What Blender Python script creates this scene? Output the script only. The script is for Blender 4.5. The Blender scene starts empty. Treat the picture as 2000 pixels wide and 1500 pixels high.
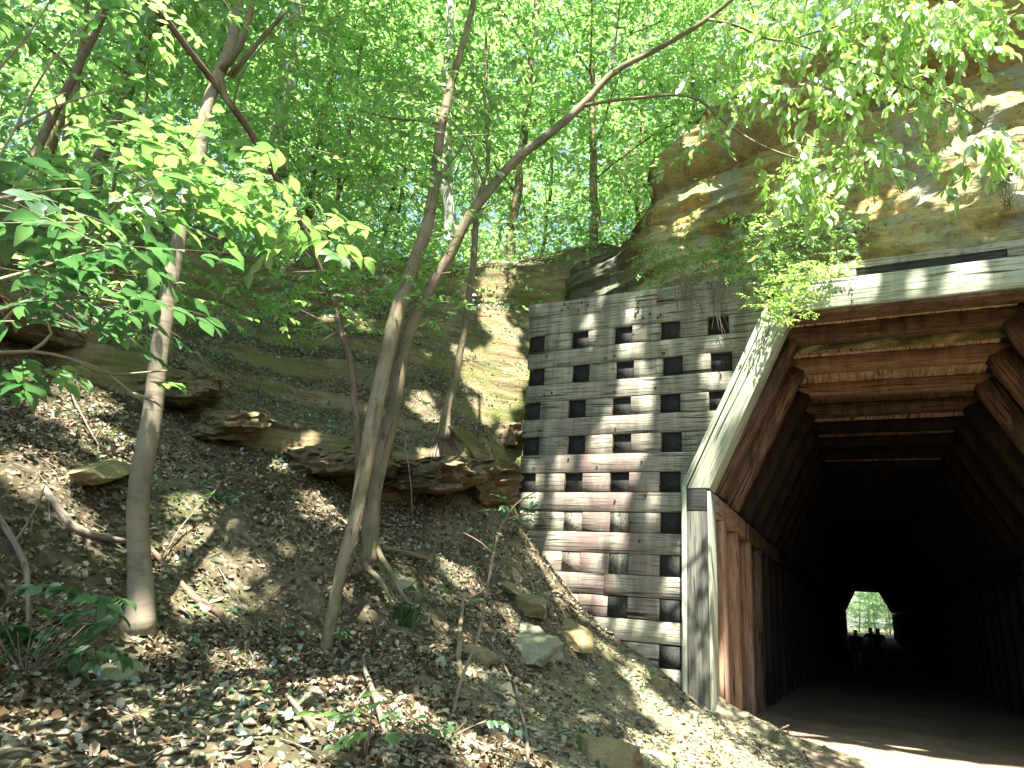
import bpy, math, random
import numpy as np
from mathutils import Vector, Matrix
random.seed(7)
RNG = np.random.default_rng(11)
scn = bpy.context.scene
COL = scn.collection

# ------------------------------------------------------------------ camera
FPX = 1336.0
CAM = np.array([0.0, 0.0, 1.6])
def _setup(vp=(1686, 1224), roll=4.3):
    t = np.array([vp[0]-1000, vp[1]-750, FPX]); t /= np.linalg.norm(t)
    r = math.radians(roll)
    up = np.cross([math.cos(r), math.sin(r), 0], t); up /= np.linalg.norm(up)
    if up[1] > 0: up = -up
    return np.array([np.cross(t, up), t, up])
RM = _setup()
cd = bpy.data.cameras.new('camera'); cam = bpy.data.objects.new('camera', cd); COL.objects.link(cam)
cd.sensor_width = 36; cd.lens = FPX/2000*36; cd.clip_start = 0.05; cd.clip_end = 1000
m = Matrix.Identity(4)
for i in range(3):
    m[i][0] = RM[i, 0]; m[i][1] = -RM[i, 1]; m[i][2] = -RM[i, 2]; m[i][3] = CAM[i]
cam.matrix_world = m
scn.camera = cam

# ------------------------------------------------------------------ light
SUN = np.array([0.16, -0.42, 0.9]); SUN /= np.linalg.norm(SUN)      # towards the sun
el = math.asin(SUN[2]); az = math.atan2(SUN[0], SUN[1])
w = bpy.data.worlds.new('World'); scn.world = w; w.use_nodes = True
nt = w.node_tree; nt.nodes.clear()
sky = nt.nodes.new('ShaderNodeTexSky'); sky.sky_type = 'NISHITA'; sky.sun_disc = False
sky.sun_elevation = el; sky.sun_rotation = az; sky.air_density = 1.0; sky.dust_density = 1.5; sky.ozone_density = 1.0
bg = nt.nodes.new('ShaderNodeBackground'); bg.inputs['Strength'].default_value = 0.088
wo = nt.nodes.new('ShaderNodeOutputWorld')
nt.links.new(sky.outputs[0], bg.inputs[0]); nt.links.new(bg.outputs[0], wo.inputs[0])
sd = bpy.data.lights.new('sun', 'SUN'); sd.energy = 5.0; sd.angle = math.radians(0.53); sd.color = (1.0, 0.95, 0.86)
so = bpy.data.objects.new('sun', sd); COL.objects.link(so)
so.rotation_euler = Vector(SUN).to_track_quat('Z', 'Y').to_euler(); so.location = (4, -8, 25)
scn.view_settings.view_transform = 'Standard'; scn.view_settings.look = 'None'
scn.view_settings.exposure = 2.5; scn.view_settings.gamma = 1
c = scn.cycles
c.max_bounces = 7; c.diffuse_bounces = 4; c.glossy_bounces = 2; c.transmission_bounces = 5; c.transparent_max_bounces = 4
c.use_denoising = True; c.caustics_reflective = False; c.caustics_refractive = False
c.sample_clamp_indirect = 6.0; c.use_adaptive_sampling = True; c.adaptive_threshold = 0.02

# ------------------------------------------------------------------ where things of the picture stand
def ray(px, py):
    v = RM @ np.array([px-1000, py-750, FPX]); return v/np.linalg.norm(v)
def onY(px, py, Y):
    d = ray(px, py); return CAM+d*(Y/d[1])
def atH(px, py, h):                         # horizontal distance h from the viewer
    d = ray(px, py); return CAM+d*(h/math.hypot(d[0], d[1]))
def atD(px, py, D): return CAM+ray(px, py)*D

# ------------------------------------------------------------------ noise
_P = np.random.default_rng(3).random((64, 64, 64))
def vnoise(p):
    p = np.asarray(p, float); i = np.floor(p).astype(int); f = p-i; f = f*f*(3-2*f); r = 0
    for dx in (0, 1):
        for dy in (0, 1):
            for dz in (0, 1):
                wgt = (f[..., 0] if dx else 1-f[..., 0])*(f[..., 1] if dy else 1-f[..., 1])*(f[..., 2] if dz else 1-f[..., 2])
                r = r+wgt*_P[(i[..., 0]+dx) & 63, (i[..., 1]+dy) & 63, (i[..., 2]+dz) & 63]
    return r*2-1
def fbm(p, octs=4, g=0.5):
    p = np.asarray(p, float); r = 0; a = 1.0; s = 0
    for o in range(octs):
        r = r+a*vnoise(p*(2.03**o)+17.3*o); s += a; a *= g
    return r/s
def sstep(a, b, x):
    t = np.clip((x-a)/(b-a), 0, 1); return t*t*(3-2*t)

# ------------------------------------------------------------------ mesh helpers
def new_obj(name, me, mat=None, parent=None):
    o = bpy.data.objects.new(name, me); COL.objects.link(o)
    if mat is not None: me.materials.append(mat)
    if parent is not None: o.parent = parent
    return o
def mesh_np(name, V, F, smooth=False, attrs=None):
    """V (n,3); F a list of int arrays (m,k)"""
    me = bpy.data.meshes.new(name); V = np.asarray(V, np.float32)
    if not isinstance(F, list): F = [F]
    F = [np.asarray(a, np.int32) for a in F if len(a)]
    me.vertices.add(len(V)); me.vertices.foreach_set('co', V.ravel())
    me.loops.add(sum(a.size for a in F)); me.loops.foreach_set('vertex_index', np.concatenate([a.ravel() for a in F]))
    n = sum(len(a) for a in F); me.polygons.add(n)
    tot = np.concatenate([np.full(len(a), a.shape[1], np.int32) for a in F])
    st = np.concatenate([[0], np.cumsum(tot)[:-1]]).astype(np.int32)
    me.polygons.foreach_set('loop_start', st); me.polygons.foreach_set('loop_total', tot)
    if smooth: me.polygons.foreach_set('use_smooth', np.ones(n, bool))
    me.update(calc_edges=True)
    for k, (typ, data) in (attrs or {}).items():
        a = me.attributes.new(k, typ, 'POINT')
        a.data.foreach_set('vector' if typ == 'FLOAT_VECTOR' else 'value', np.asarray(data, np.float32).ravel())
    return me
def tag(o, label=None, cat=None, group=None, kind=None):
    if label: o['label'] = label
    if cat: o['category'] = cat
    if group: o['group'] = group
    if kind: o['kind'] = kind
    return o
def empty(name, loc, label, cat, group=None):
    o = bpy.data.objects.new(name, None); COL.objects.link(o); o.location = loc; o.empty_display_size = 0.1
    return tag(o, label, cat, group)
class MB:
    def __init__(s): s.V = []; s.F = {}; s.n = 0; s.g = []; s.r = []
    def add(s, V, F, g=None, r=None):
        V = np.asarray(V, float); s.V.append(V)
        for f in F: s.F.setdefault(len(f), []).append([i+s.n for i in f])
        s.n += len(V); s.g.append(V if g is None else g); s.r.append(np.full(len(V), random.random() if r is None else r))
    def addA(s, V, A, g=None, r=None):
        for a in A:
            if len(a): s.F.setdefault(a.shape[1], []).extend((a+s.n).tolist())
        s.V.append(V); s.n += len(V); s.g.append(V if g is None else g); s.r.append(np.full(len(V), random.random() if r is None else r) if np.isscalar(r) or r is None else r)
    def build(s, name, mat, parent=None, smooth=False, bevel=0):
        V = np.concatenate(s.V)
        if parent is not None: V = V-np.array(parent.location)
        me = mesh_np(name, V, [np.array(v) for v in s.F.values()], smooth, {'gc': ('FLOAT_VECTOR', np.concatenate(s.g)), 'rnd': ('FLOAT', np.concatenate(s.r))})
        o = new_obj(name, me, mat, parent)
        if bevel:
            b = o.modifiers.new('bevel', 'BEVEL'); b.width = bevel; b.segments = 2; b.limit_method = 'ANGLE'; b.angle_limit = math.radians(40)
        return o
def beam(mb, p0, p1, w, h, up=(0, 0, 1), jit=0.004, seg=0.22, r=None, ch=0.012):
    """squared timber with chamfered worn edges from p0 to p1; w across, h along up"""
    p0 = np.array(p0, float); p1 = np.array(p1, float); L = np.linalg.norm(p1-p0); d = (p1-p0)/L
    up = np.array(up, float); sx = np.cross(d, up); sx /= np.linalg.norm(sx); uz = np.cross(sx, d)
    a, b = w/2, h/2
    prof = [(-a+ch, -b), (a-ch, -b), (a, -b+ch), (a, b-ch), (a-ch, b), (-a+ch, b), (-a, b-ch), (-a, -b+ch)]
    k = 8; n = max(1, int(L/seg)); V = []; G = []
    off = np.array([random.random()*50, random.random()*50, random.random()*50])
    for i in range(n+1):
        t = i/n*L
        for (u, v) in prof:
            ju = random.uniform(-jit, jit); jv = random.uniform(-jit, jit)
            V.append(p0+d*t+sx*(u+ju)+uz*(v+jv)); G.append(off+np.array([t, u, v]))
    F = []
    for i in range(n):
        for j in range(k):
            F.append((i*k+j, i*k+(j+1) % k, (i+1)*k+(j+1) % k, (i+1)*k+j))
    F.append(tuple(range(k-1, -1, -1))); F.append(tuple(n*k+j for j in range(k)))
    mb.add(V, F, np.array(G), r)
def prism_y(mb, pts, y0, y1, d, r=None):
    """polygon in the XZ plane extruded along Y; grain along the 2-D direction d"""
    n = len(pts); P = np.array(pts, float); d = np.array(d, float)/np.linalg.norm(d); e = np.array([-d[1], d[0]])
    V = []; G = []; off = np.random.default_rng(len(mb.V)+int(abs(P.sum())*100)).random(3)*50
    for y in (y0, y1):
        for p in P: V.append((p[0], y, p[1])); G.append(off+np.array([p@d, p@e, y]))
    F = [tuple(range(n)), tuple(range(2*n-1, n-1, -1))]+[(i, i+n, (i+1) % n+n, (i+1) % n) for i in range(n)]
    mb.add(V, F, np.array(G), r)
def smooth_path(pts, rad, step=0.12):
    P = np.array(pts, float); n = len(P)
    if n < 3:
        k = max(2, int(np.linalg.norm(P[1]-P[0])/step)); t = np.linspace(0, 1, k)[:, None]
        return P[0]*(1-t)+P[1]*t, np.interp(t[:, 0], [0, 1], rad)
    out = []; ro = []
    for i in range(n-1):
        p0 = P[max(i-1, 0)]; p1 = P[i]; p2 = P[i+1]; p3 = P[min(i+2, n-1)]
        k = max(2, int(np.linalg.norm(p2-p1)/step))
        for j in range(k if i < n-2 else k+1):
            t = j/k
            out.append(0.5*((2*p1)+(-p0+p2)*t+(2*p0-5*p1+4*p2-p3)*t*t+(-p0+3*p1-3*p2+p3)*t**3)); ro.append(rad[i]*(1-t)+rad[i+1]*t)
    return np.array(out), np.array(ro)
def tube(mb, pts, rad, sides=7, step=0.12, wob=0.0, rough=0.06):
    if np.isscalar(rad): rad = [rad]*len(pts)
    P, R_ = smooth_path(pts, rad, step); n = len(P)
    if wob: P = P+np.stack([fbm(P*2.5+k*9.1, 2) for k in range(3)], 1)*wob
    T = np.gradient(P, axis=0); T /= np.linalg.norm(T, axis=1)[:, None]+1e-9
    u = np.array([0.31, 0.17, 0.93]) if abs(T[0][2]) < 0.8 else np.array([1.0, 0.1, 0])
    ang = np.arange(sides)/sides*2*np.pi; V = np.zeros((n, sides, 3)); L = 0; G = np.zeros((n, sides, 3)); off = np.random.default_rng(n).random(3)*30+random.random()*40
    for i in range(n):
        s = np.cross(T[i], u); s /= np.linalg.norm(s)+1e-9; u = np.cross(s, T[i])
        if i: L += np.linalg.norm(P[i]-P[i-1])
        dirs = np.cos(ang)[:, None]*s+np.sin(ang)[:, None]*u
        rr = R_[i]*(1+rough*vnoise(np.c_[P[i]*3+dirs*2.5]))
        V[i] = P[i]+dirs*rr[:, None]; G[i] = off+np.c_[np.full(sides, L), np.cos(ang)*R_[i], np.sin(ang)*R_[i]]
    idx = np.arange(n*sides).reshape(n, sides); nx = np.roll(idx, -1, 1)
    A = np.stack([idx[:-1], nx[:-1], nx[1:], idx[1:]], -1).reshape(-1, 4)
    mb.addA(V.reshape(-1, 3), [A, idx[-1][None, :] if sides > 2 else [], idx[0][::-1][None, :]], G.reshape(-1, 3))
    return P

# ------------------------------------------------------------------ materials
class N:
    def __init__(s, name):
        s.m = bpy.data.materials.new(name); s.m.use_nodes = True; s.t = s.m.node_tree; s.t.nodes.clear()
        s.out = s.n('ShaderNodeOutputMaterial')
    def n(s, typ, **k):
        x = s.t.nodes.new(typ)
        for a, b in k.items(): setattr(x, a, b)
        return x
    def l(s, a, b): s.t.links.new(a, b)
    def attr(s, nm): return s.n('ShaderNodeAttribute', attribute_name=nm)
    def mapv(s, src, scale):
        x = s.n('ShaderNodeMapping'); x.inputs['Scale'].default_value = scale; s.l(src, x.inputs['Vector']); return x.outputs[0]
    def noise(s, vec, scale, detail=4, rough=0.55, dist=0):
        x = s.n('ShaderNodeTexNoise'); x.inputs['Scale'].default_value = scale; x.inputs['Detail'].default_value = detail
        x.inputs['Roughness'].default_value = rough; x.inputs['Distortion'].default_value = dist; s.l(vec, x.inputs['Vector']); return x.outputs['Fac']
    def ramp(s, fac, stops):
        x = s.n('ShaderNodeValToRGB'); e = x.color_ramp.elements
        while len(e) < len(stops): e.new(0.5)
        for i, (p, cc) in enumerate(stops):
            e[i].position = p; e[i].color = (*cc, 1) if not np.isscalar(cc) else (cc, cc, cc, 1)
        s.l(fac, x.inputs[0]); return x.outputs[0]
    def mix(s, fac, a, b, mode='MIX'):
        x = s.n('ShaderNodeMix', data_type='RGBA', blend_type=mode)
        for v, i in ((fac, 0), (a, 6), (b, 7)):
            if hasattr(v, 'is_linked'): s.l(v, x.inputs[i])
            elif np.isscalar(v): x.inputs[i].default_value = v
            else: x.inputs[i].default_value = (*v, 1)
        return x.outputs[2]
    def bump(s, h, strength=0.5, dist=0.02, normal=None):
        x = s.n('ShaderNodeBump'); x.inputs['Strength'].default_value = strength; x.inputs['Distance'].default_value = dist; s.l(h, x.inputs['Height'])
        if normal is not None: s.l(normal, x.inputs['Normal'])
        return x.outputs[0]
    def bsdf(s, col, rough=0.8, nrm=None, spec=0.3):
        x = s.n('ShaderNodeBsdfPrincipled'); x.inputs['Roughness'].default_value = rough; x.inputs['Specular IOR Level'].default_value = spec
        if hasattr(col, 'is_linked'): s.l(col, x.inputs['Base Color'])
        else: x.inputs['Base Color'].default_value = (*col, 1)
        if nrm is not None: s.l(nrm, x.inputs['Normal'])
        s.l(x.outputs[0], s.out.inputs[0]); return x
def geo_pos(a): return a.n('ShaderNodeNewGeometry').outputs['Position']

def mat_leaf(name, dark, light, tdark, tlight, tr=0.5, gloss=0.06):
    a = N(name); r = a.attr('rnd').outputs['Fac']
    x = a.n('ShaderNodeObjectInfo')
    dc = a.ramp(r, [(0, dark), (1, light)]); tc = a.ramp(r, [(0, tdark), (1, tlight)])
    d = a.n('ShaderNodeBsdfDiffuse'); a.l(dc, d.inputs[0]); t = a.n('ShaderNodeBsdfTranslucent'); a.l(tc, t.inputs[0])
    m1 = a.n('ShaderNodeMixShader'); m1.inputs[0].default_value = tr; a.l(d.outputs[0], m1.inputs[1]); a.l(t.outputs[0], m1.inputs[2])
    g = a.n('ShaderNodeBsdfGlossy'); g.inputs['Roughness'].default_value = 0.38; g.inputs[0].default_value = (0.9, 0.95, 1, 1)
    m2 = a.n('ShaderNodeMixShader'); m2.inputs[0].default_value = gloss; a.l(m1.outputs[0], m2.inputs[1]); a.l(g.outputs[0], m2.inputs[2])
    a.l(m2.outputs[0], a.out.inputs[0]); return a.m
def mat_wood(name, c1, c2, dark, stain=0.5, tint=None, rough=0.85):
    a = N(name); g = a.attr('gc').outputs['Vector']; r = a.attr('rnd').outputs['Fac']
    fine = a.noise(a.mapv(g, (2.2, 60, 60)), 1.0, 5, 0.65, 0.6); mid = a.noise(a.mapv(g, (0.9, 12, 12)), 1.0, 4, 0.6, 1.2)
    blot = a.noise(g, 1.7, 5, 0.6, 0.5)
    col = a.mix(mid, c1, c2)
    col = a.mix(a.ramp(fine, [(0.38, 1.0), (0.5, 0.0)]), col, dark)
    pos = geo_pos(a); drip = a.noise(a.mapv(pos, (7, 7, 0.8)), 1.0, 4, 0.6, 0.3)
    col = a.mix(a.ramp(drip, [(0.42, 0.0), (0.62, stain)]), col, dark)
    wd = a.noise(a.mapv(pos, (4.5, 4.5, .45)), 1.0, 3, .6, .4); col = a.mix(a.ramp(wd, [(.60, 0.0), (.68, .35 if 'grey' in name or 'pink' in name or 'new' in name or 'post' in name else 0.0)]), col, (.6, .58, .5))
    col = a.mix(a.ramp(blot, [(0.55, 0.0), (0.72, 0.35)]), col, tint or (0.12, 0.15, 0.06))
    if name == 'wood_grey':       # reddish purple tarry stain that has run down the middle of the wall
        sx = a.n('ShaderNodeSeparateXYZ'); a.l(pos, sx.inputs[0])
        def rng(o, lo, hi):
            q = a.n('ShaderNodeMapRange'); q.inputs[1].default_value = lo; q.inputs[2].default_value = hi; a.l(o, q.inputs[0]); return q.outputs[0]
        m_ = a.mix(1.0, a.mix(1.0, rng(sx.outputs[0], -3.7, -3.0), rng(sx.outputs[0], -1.8, -2.4), 'MULTIPLY'), rng(sx.outputs[2], 4.3, 3.2), 'MULTIPLY')
        sn = a.noise(a.mapv(pos, (3, 3, 1.1)), 1.0, 4, .6, .5); m_ = a.mix(1.0, m_, a.ramp(sn, [(.36, 0.0), (.56, .8)]), 'MULTIPLY'); col = a.mix(m_, col, (0.19, 0.125, 0.115))
    col = a.mix(a.ramp(r, [(0, 0.0), (1, 0.4)]), col, dark)
    crack = a.noise(a.mapv(g, (0.7, 26, 26)), 1.0, 2, 0.5, 0.8)
    h = a.mix(0.5, a.ramp(fine, [(0.3, 0.0), (0.6, 1.0)]), a.ramp(crack, [(0.36, 0.0), (0.43, 1.0)]))
    col = a.mix(a.ramp(crack, [(0.33, 0.9), (0.38, 0.0)]), col, (0.012, 0.01, 0.008))
    a.bsdf(col, rough, a.bump(h, 0.55, 0.006)); return a.m
def mat_bark(name, c1, c2, dark, horiz=False, bumpd=0.01, moss=0.0):
    a = N(name); g = a.attr('gc').outputs['Vector']
    n1 = a.noise(a.mapv(g, (22, 5, 5) if horiz else (7, 40, 40)), 1.0, 4, 0.6, 0.5)
    n2 = a.noise(g, 2.2, 5, 0.6); n3 = a.noise(a.mapv(g, (6, 14, 14)), 1.0, 3, 0.6)
    col = a.mix(a.ramp(n2, [(0.35, 0.0), (0.65, 1.0)]), c1, c2)
    col = a.mix(a.ramp(n1, [(0.34, 0.45 if horiz else 0.85), (0.46, 0.0)]), col, dark)
    col = a.mix(a.ramp(n3, [(0.55, 0.0), (0.75, 0.4)]), col, (0.33, 0.34, 0.26))
    if moss: col = a.mix(a.ramp(n2, [(0.45, 0.0), (0.6, moss)]), col, (0.06, 0.09, 0.02))
    a.bsdf(col, 0.85, a.bump(n1, 0.5, bumpd)); return a.m
def mat_rock(name, cs, dark, green=0.25, sc=1.0, strata=True, bd=0.05):
    a = N(name); p = geo_pos(a)
    mp = a.n('ShaderNodeMapping'); mp.inputs['Rotation'].default_value = (0, math.radians(14), 0); mp.inputs['Scale'].default_value = (0.5, 0.5, 3.6) if strata else (1, 1, 1.5); a.l(p, mp.inputs[0])
    s1 = a.noise(mp.outputs[0], 1.3*sc, 6, 0.62, 0.7); s2 = a.noise(p, 1.1*sc, 6, 0.6, 0.3); s3 = a.noise(p, 14*sc, 5, 0.65)
    col = a.ramp(s1, [(0.3, cs[0]), (0.45, cs[1]), (0.58, cs[2]), (0.72, cs[3])])
    col = a.mix(a.ramp(s2, [(0.42, 0.0), (0.6, 0.6)]), col, cs[3])
    col = a.mix(a.ramp(s2, [(0.3, 0.75), (0.42, 0.0)]), col, dark)
    gr = a.noise(p, 0.9*sc, 5, 0.6, 0.6); col = a.mix(a.ramp(gr, [(0.5, 0.0), (0.64, green)]), col, (0.1, 0.13, 0.035))
    col = a.mix(a.ramp(s3, [(0.3, 0.6), (0.5, 0.0)]), col, dark)
    if name == 'sandstone_cliff':        # mossy dark rock at the left end, grey wash streaks further right
        sx = a.n('ShaderNodeSeparateXYZ'); a.l(p, sx.inputs[0]); mr = a.n('ShaderNodeMapRange'); mr.inputs[1].default_value = -2.4; mr.inputs[2].default_value = -3.3; a.l(sx.outputs[0], mr.inputs[0])
        col = a.mix(mr.outputs[0], col, a.mix(s2, (0.05, 0.055, 0.035), (0.13, 0.13, 0.08)))
        wsh = a.noise(a.mapv(p, (1.6, 1.6, .35)), 1.0, 5, .6, .5); col = a.mix(a.ramp(wsh, [(.54, 0.0), (.6, .6)]), col, (.26, .3, .27))
    b = a.bump(s3, 0.5, bd*0.4); b = a.bump(s1, 0.6, bd, b); a.bsdf(col, 0.92, b, 0.15); return a.m

M = {}
M['leaf_far'] = mat_leaf('leaf_far', (0.10, 0.19, 0.04), (0.19, 0.30, 0.07), (0.22, 0.52, 0.12), (0.55, 0.82, 0.26), 0.62, 0.12)
M['leaf_mid'] = mat_leaf('leaf_mid', (0.09, 0.18, 0.05), (0.17, 0.28, 0.08), (0.20, 0.50, 0.10), (0.50, 0.80, 0.22), 0.6, 0.11)
M['leaf_near'] = mat_leaf('leaf_near', (0.08, 0.18, 0.06), (0.16, 0.28, 0.09), (0.16, 0.42, 0.08), (0.40, 0.66, 0.15), 0.5, 0.14)
M['leaf_sun'] = mat_leaf('leaf_sunny', (0.18, 0.31, 0.07), (0.34, 0.46, 0.14), (0.30, 0.62, 0.08), (0.58, 0.85, 0.2), 0.5, 0.10)  # brighter copy of the leaf colours, sunlight put into the tone
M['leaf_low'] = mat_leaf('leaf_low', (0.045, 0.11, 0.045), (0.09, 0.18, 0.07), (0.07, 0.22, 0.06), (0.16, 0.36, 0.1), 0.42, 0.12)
M['grass'] = mat_leaf('grass_blade', (0.03, 0.09, 0.02), (0.06, 0.14, 0.03), (0.05, 0.18, 0.02), (0.12, 0.3, 0.04), 0.4, 0.05)
M['wood_grey'] = mat_wood('wood_grey', (0.30, 0.295, 0.225), (0.47, 0.455, 0.355), (0.07, 0.062, 0.045), 0.5)
M['wood_pink'] = mat_wood('wood_pinkish', (0.30, 0.255, 0.20), (0.45, 0.39, 0.32), (0.08, 0.062, 0.05), 0.6, (0.17, 0.14, 0.1))
M['wood_new'] = mat_wood('wood_new', (0.42, 0.42, 0.31), (0.56, 0.53, 0.41), (0.2, 0.18, 0.13), 0.35)
M['wood_tar'] = mat_wood('wood_tar', (0.022, 0.024, 0.022), (0.05, 0.052, 0.045), (0.008, 0.008, 0.008), 0.4, (0.03, 0.035, 0.03))
M['wood_pale'] = mat_wood('wood_pale', (0.36, 0.40, 0.29), (0.50, 0.52, 0.40), (0.17, 0.18, 0.12), 0.4, (0.3, 0.38, 0.2), 0.7)
M['wood_post'] = mat_wood('wood_post', (0.09, 0.095, 0.075), (0.2, 0.19, 0.155), (0.03, 0.03, 0.025), 0.7)
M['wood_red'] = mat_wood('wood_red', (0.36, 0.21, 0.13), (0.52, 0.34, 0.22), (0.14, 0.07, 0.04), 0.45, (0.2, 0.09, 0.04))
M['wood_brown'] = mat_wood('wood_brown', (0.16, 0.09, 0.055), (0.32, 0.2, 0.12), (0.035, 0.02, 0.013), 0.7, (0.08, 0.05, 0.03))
M['wood_deep_shade'] = mat_wood('wood_deep_shade', (0.03, 0.019, 0.012), (0.055, 0.035, 0.023), (0.008, 0.006, 0.005), 0.7, (0.03, 0.02, 0.012))  # near-black copy of the tunnel timber, the shade inside painted into the colour
M['plank'] = mat_wood('plank_warm', (0.72, 0.52, 0.35), (0.82, 0.66, 0.48), (0.28, 0.13, 0.07), 0.4, (0.42, 0.2, 0.11))
M['bark_smooth'] = mat_bark('bark_smooth', (0.25, 0.21, 0.145), (0.17, 0.145, 0.095), (0.06, 0.048, 0.032), True, 0.006)
M['bark_rough'] = mat_bark('bark_rough', (0.24, 0.19, 0.12), (0.16, 0.13, 0.08), (0.06, 0.05, 0.03), False, 0.014, 0.35)
M['bark_red'] = mat_bark('bark_red', (0.17, 0.115, 0.08), (0.115, 0.078, 0.055), (0.05, 0.03, 0.02), False, 0.008)
M['bark_grey'] = mat_bark('bark_grey', (0.40, 0.42, 0.38), (0.27, 0.29, 0.25), (0.1, 0.11, 0.09), False, 0.02)
M['twig'] = mat_bark('twig_bark', (0.28, 0.22, 0.15), (0.18, 0.14, 0.09), (0.09, 0.07, 0.05), False, 0.003)
M['dead'] = mat_bark('dead_wood', (0.21, 0.175, 0.135), (0.13, 0.105, 0.08), (0.05, 0.04, 0.03), False, 0.006)
SAND = [(0.20, 0.145, 0.05), (0.38, 0.275, 0.09), (0.46, 0.37, 0.17), (0.31, 0.32, 0.19)]
M['cliff'] = mat_rock('sandstone_cliff', SAND, (0.06, 0.052, 0.028), 0.45, 0.8, True, 0.13)
M['ledge'] = mat_rock('layered_rock', [(0.10, 0.068, 0.038), (0.16, 0.11, 0.062), (0.21, 0.16, 0.10), (0.14, 0.125, 0.075)], (0.03, 0.024, 0.016), 0.3, 2.0, True, 0.04)
M['stone'] = mat_rock('grey_green_stone', [(0.18, 0.185, 0.13), (0.24, 0.235, 0.155), (0.29, 0.295, 0.21), (0.22, 0.23, 0.155)], (0.10, 0.085, 0.05), 0.3, 3.5, False, 0.015)
M['stone_tan'] = mat_rock('tan_stone', [(0.17, 0.13, 0.065), (0.23, 0.18, 0.09), (0.27, 0.23, 0.13), (0.2, 0.185, 0.1)], (0.10, 0.07, 0.04), 0.3, 3.5, False, 0.015)
def mat_ground():
    a = N('forest_ground'); p = geo_pos(a)
    n1 = a.noise(p, 0.9, 6, 0.6, 0.4); n2 = a.noise(p, 7, 6, 0.7); n3 = a.noise(p, 38, 4, 0.7)
    v = a.n('ShaderNodeTexVoronoi'); v.inputs['Scale'].default_value = 30; a.l(p, v.inputs['Vector'])
    col = a.ramp(n1, [(0.35, (0.06, 0.05, 0.03)), (0.5, (0.10, 0.086, 0.052)), (0.65, (0.145, 0.128, 0.078))])
    ba = a.attr('bare').outputs['Fac']
    col = a.mix(ba, col, a.ramp(n1, [(0.4, (0.2, 0.175, 0.105)), (0.6, (0.28, 0.25, 0.155))]))
    col = a.mix(a.ramp(n2, [(0.35, 0.75), (0.55, 0.0)]), col, (0.05, 0.04, 0.025))
    hs = a.n('ShaderNodeSeparateColor'); a.l(v.outputs['Color'], hs.inputs[0])
    col = a.mix(a.ramp(hs.outputs[0], [(0.72, 0.0), (0.9, 0.45)]), col, (0.30, 0.26, 0.18))
    rk = a.attr('rock').outputs['Fac']
    mp = a.mapv(p, (0.6, 0.6, 5)); st = a.noise(mp, 1.6, 6, 0.65, 0.8)
    rc = a.ramp(st, [(0.32, (0.05, 0.038, 0.022)), (0.46, (0.17, 0.13, 0.07)), (0.6, (0.25, 0.21, 0.115)), (0.74, (0.17, 0.15, 0.085))])
    rc = a.mix(a.ramp(a.noise(p, 1.3, 5, 0.6), [(0.45, 0.0), (0.6, 0.65)]), rc, (0.085, 0.12, 0.03))
    col = a.mix(rk, col, rc)
    gm = a.noise(p, 1.6, 5, 0.65); col = a.mix(a.ramp(gm, [(0.54, 0.0), (0.68, 0.4)]), col, (0.07, 0.11, 0.025))
    b = a.bump(n3, 0.6, 0.012); b = a.bump(v.outputs['Distance'], 0.5, 0.015, b); b = a.bump(n2, 0.6, 0.05, b); b = a.bump(st, 0.35, 0.06, b)
    a.bsdf(col, 0.95, b, 0.1); return a.m
M['ground'] = mat_ground()
def mat_path():
    a = N('dirt_path'); p = geo_pos(a); n1 = a.noise(p, 1.2, 6, 0.6); n2 = a.noise(p, 25, 5, 0.7)
    col = a.ramp(n1, [(0.35, (0.2, 0.155, 0.105)), (0.65, (0.31, 0.245, 0.17))]); col = a.mix(a.ramp(n2, [(0.3, 0.5), (0.5, 0.0)]), col, (0.12, 0.1, 0.07))
    a.bsdf(col, 0.95, a.bump(n2, 0.5, 0.01), 0.1); return a.m
M['path'] = mat_path()
def mat_litter():
    a = N('dry_leaf'); r = a.attr('rnd').outputs['Fac']
    col = a.ramp(r, [(0, (0.06, 0.04, 0.022)), (0.3, (0.12, 0.085, 0.05)), (0.6, (0.22, 0.17, 0.11)), (0.85, (0.48, 0.43, 0.33)), (1.0, (0.22, 0.25, 0.13))])
    d = a.n('ShaderNodeBsdfDiffuse'); a.l(col, d.inputs[0]); t = a.n('ShaderNodeBsdfTranslucent'); a.l(col, t.inputs[0])
    m1 = a.n('ShaderNodeMixShader'); m1.inputs[0].default_value = 0.15; a.l(d.outputs[0], m1.inputs[1]); a.l(t.outputs[0], m1.inputs[2]); a.l(m1.outputs[0], a.out.inputs[0]); return a.m
M['litter'] = mat_litter()
def mat_plain(name, col, rough=0.8):
    a = N(name); n1 = a.noise(geo_pos(a), 30, 3, 0.5); c2 = a.mix(a.ramp(n1, [(0.3, 0.0), (0.7, 0.3)]), col, tuple(x*0.6 for x in col)); a.bsdf(c2, rough); return a.m
M['skin'] = mat_plain('skin', (0.42, 0.26, 0.19), 0.6); M['cloth_dark'] = mat_plain('cloth_dark', (0.03, 0.035, 0.05)); M['cloth_blue'] = mat_plain('cloth_denim', (0.06, 0.08, 0.13)); M['hair'] = mat_plain('hair', (0.03, 0.02, 0.015), 0.5)
M['nail'] = mat_plain('rusty_spike', (0.06, 0.045, 0.04), 0.6)

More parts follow.
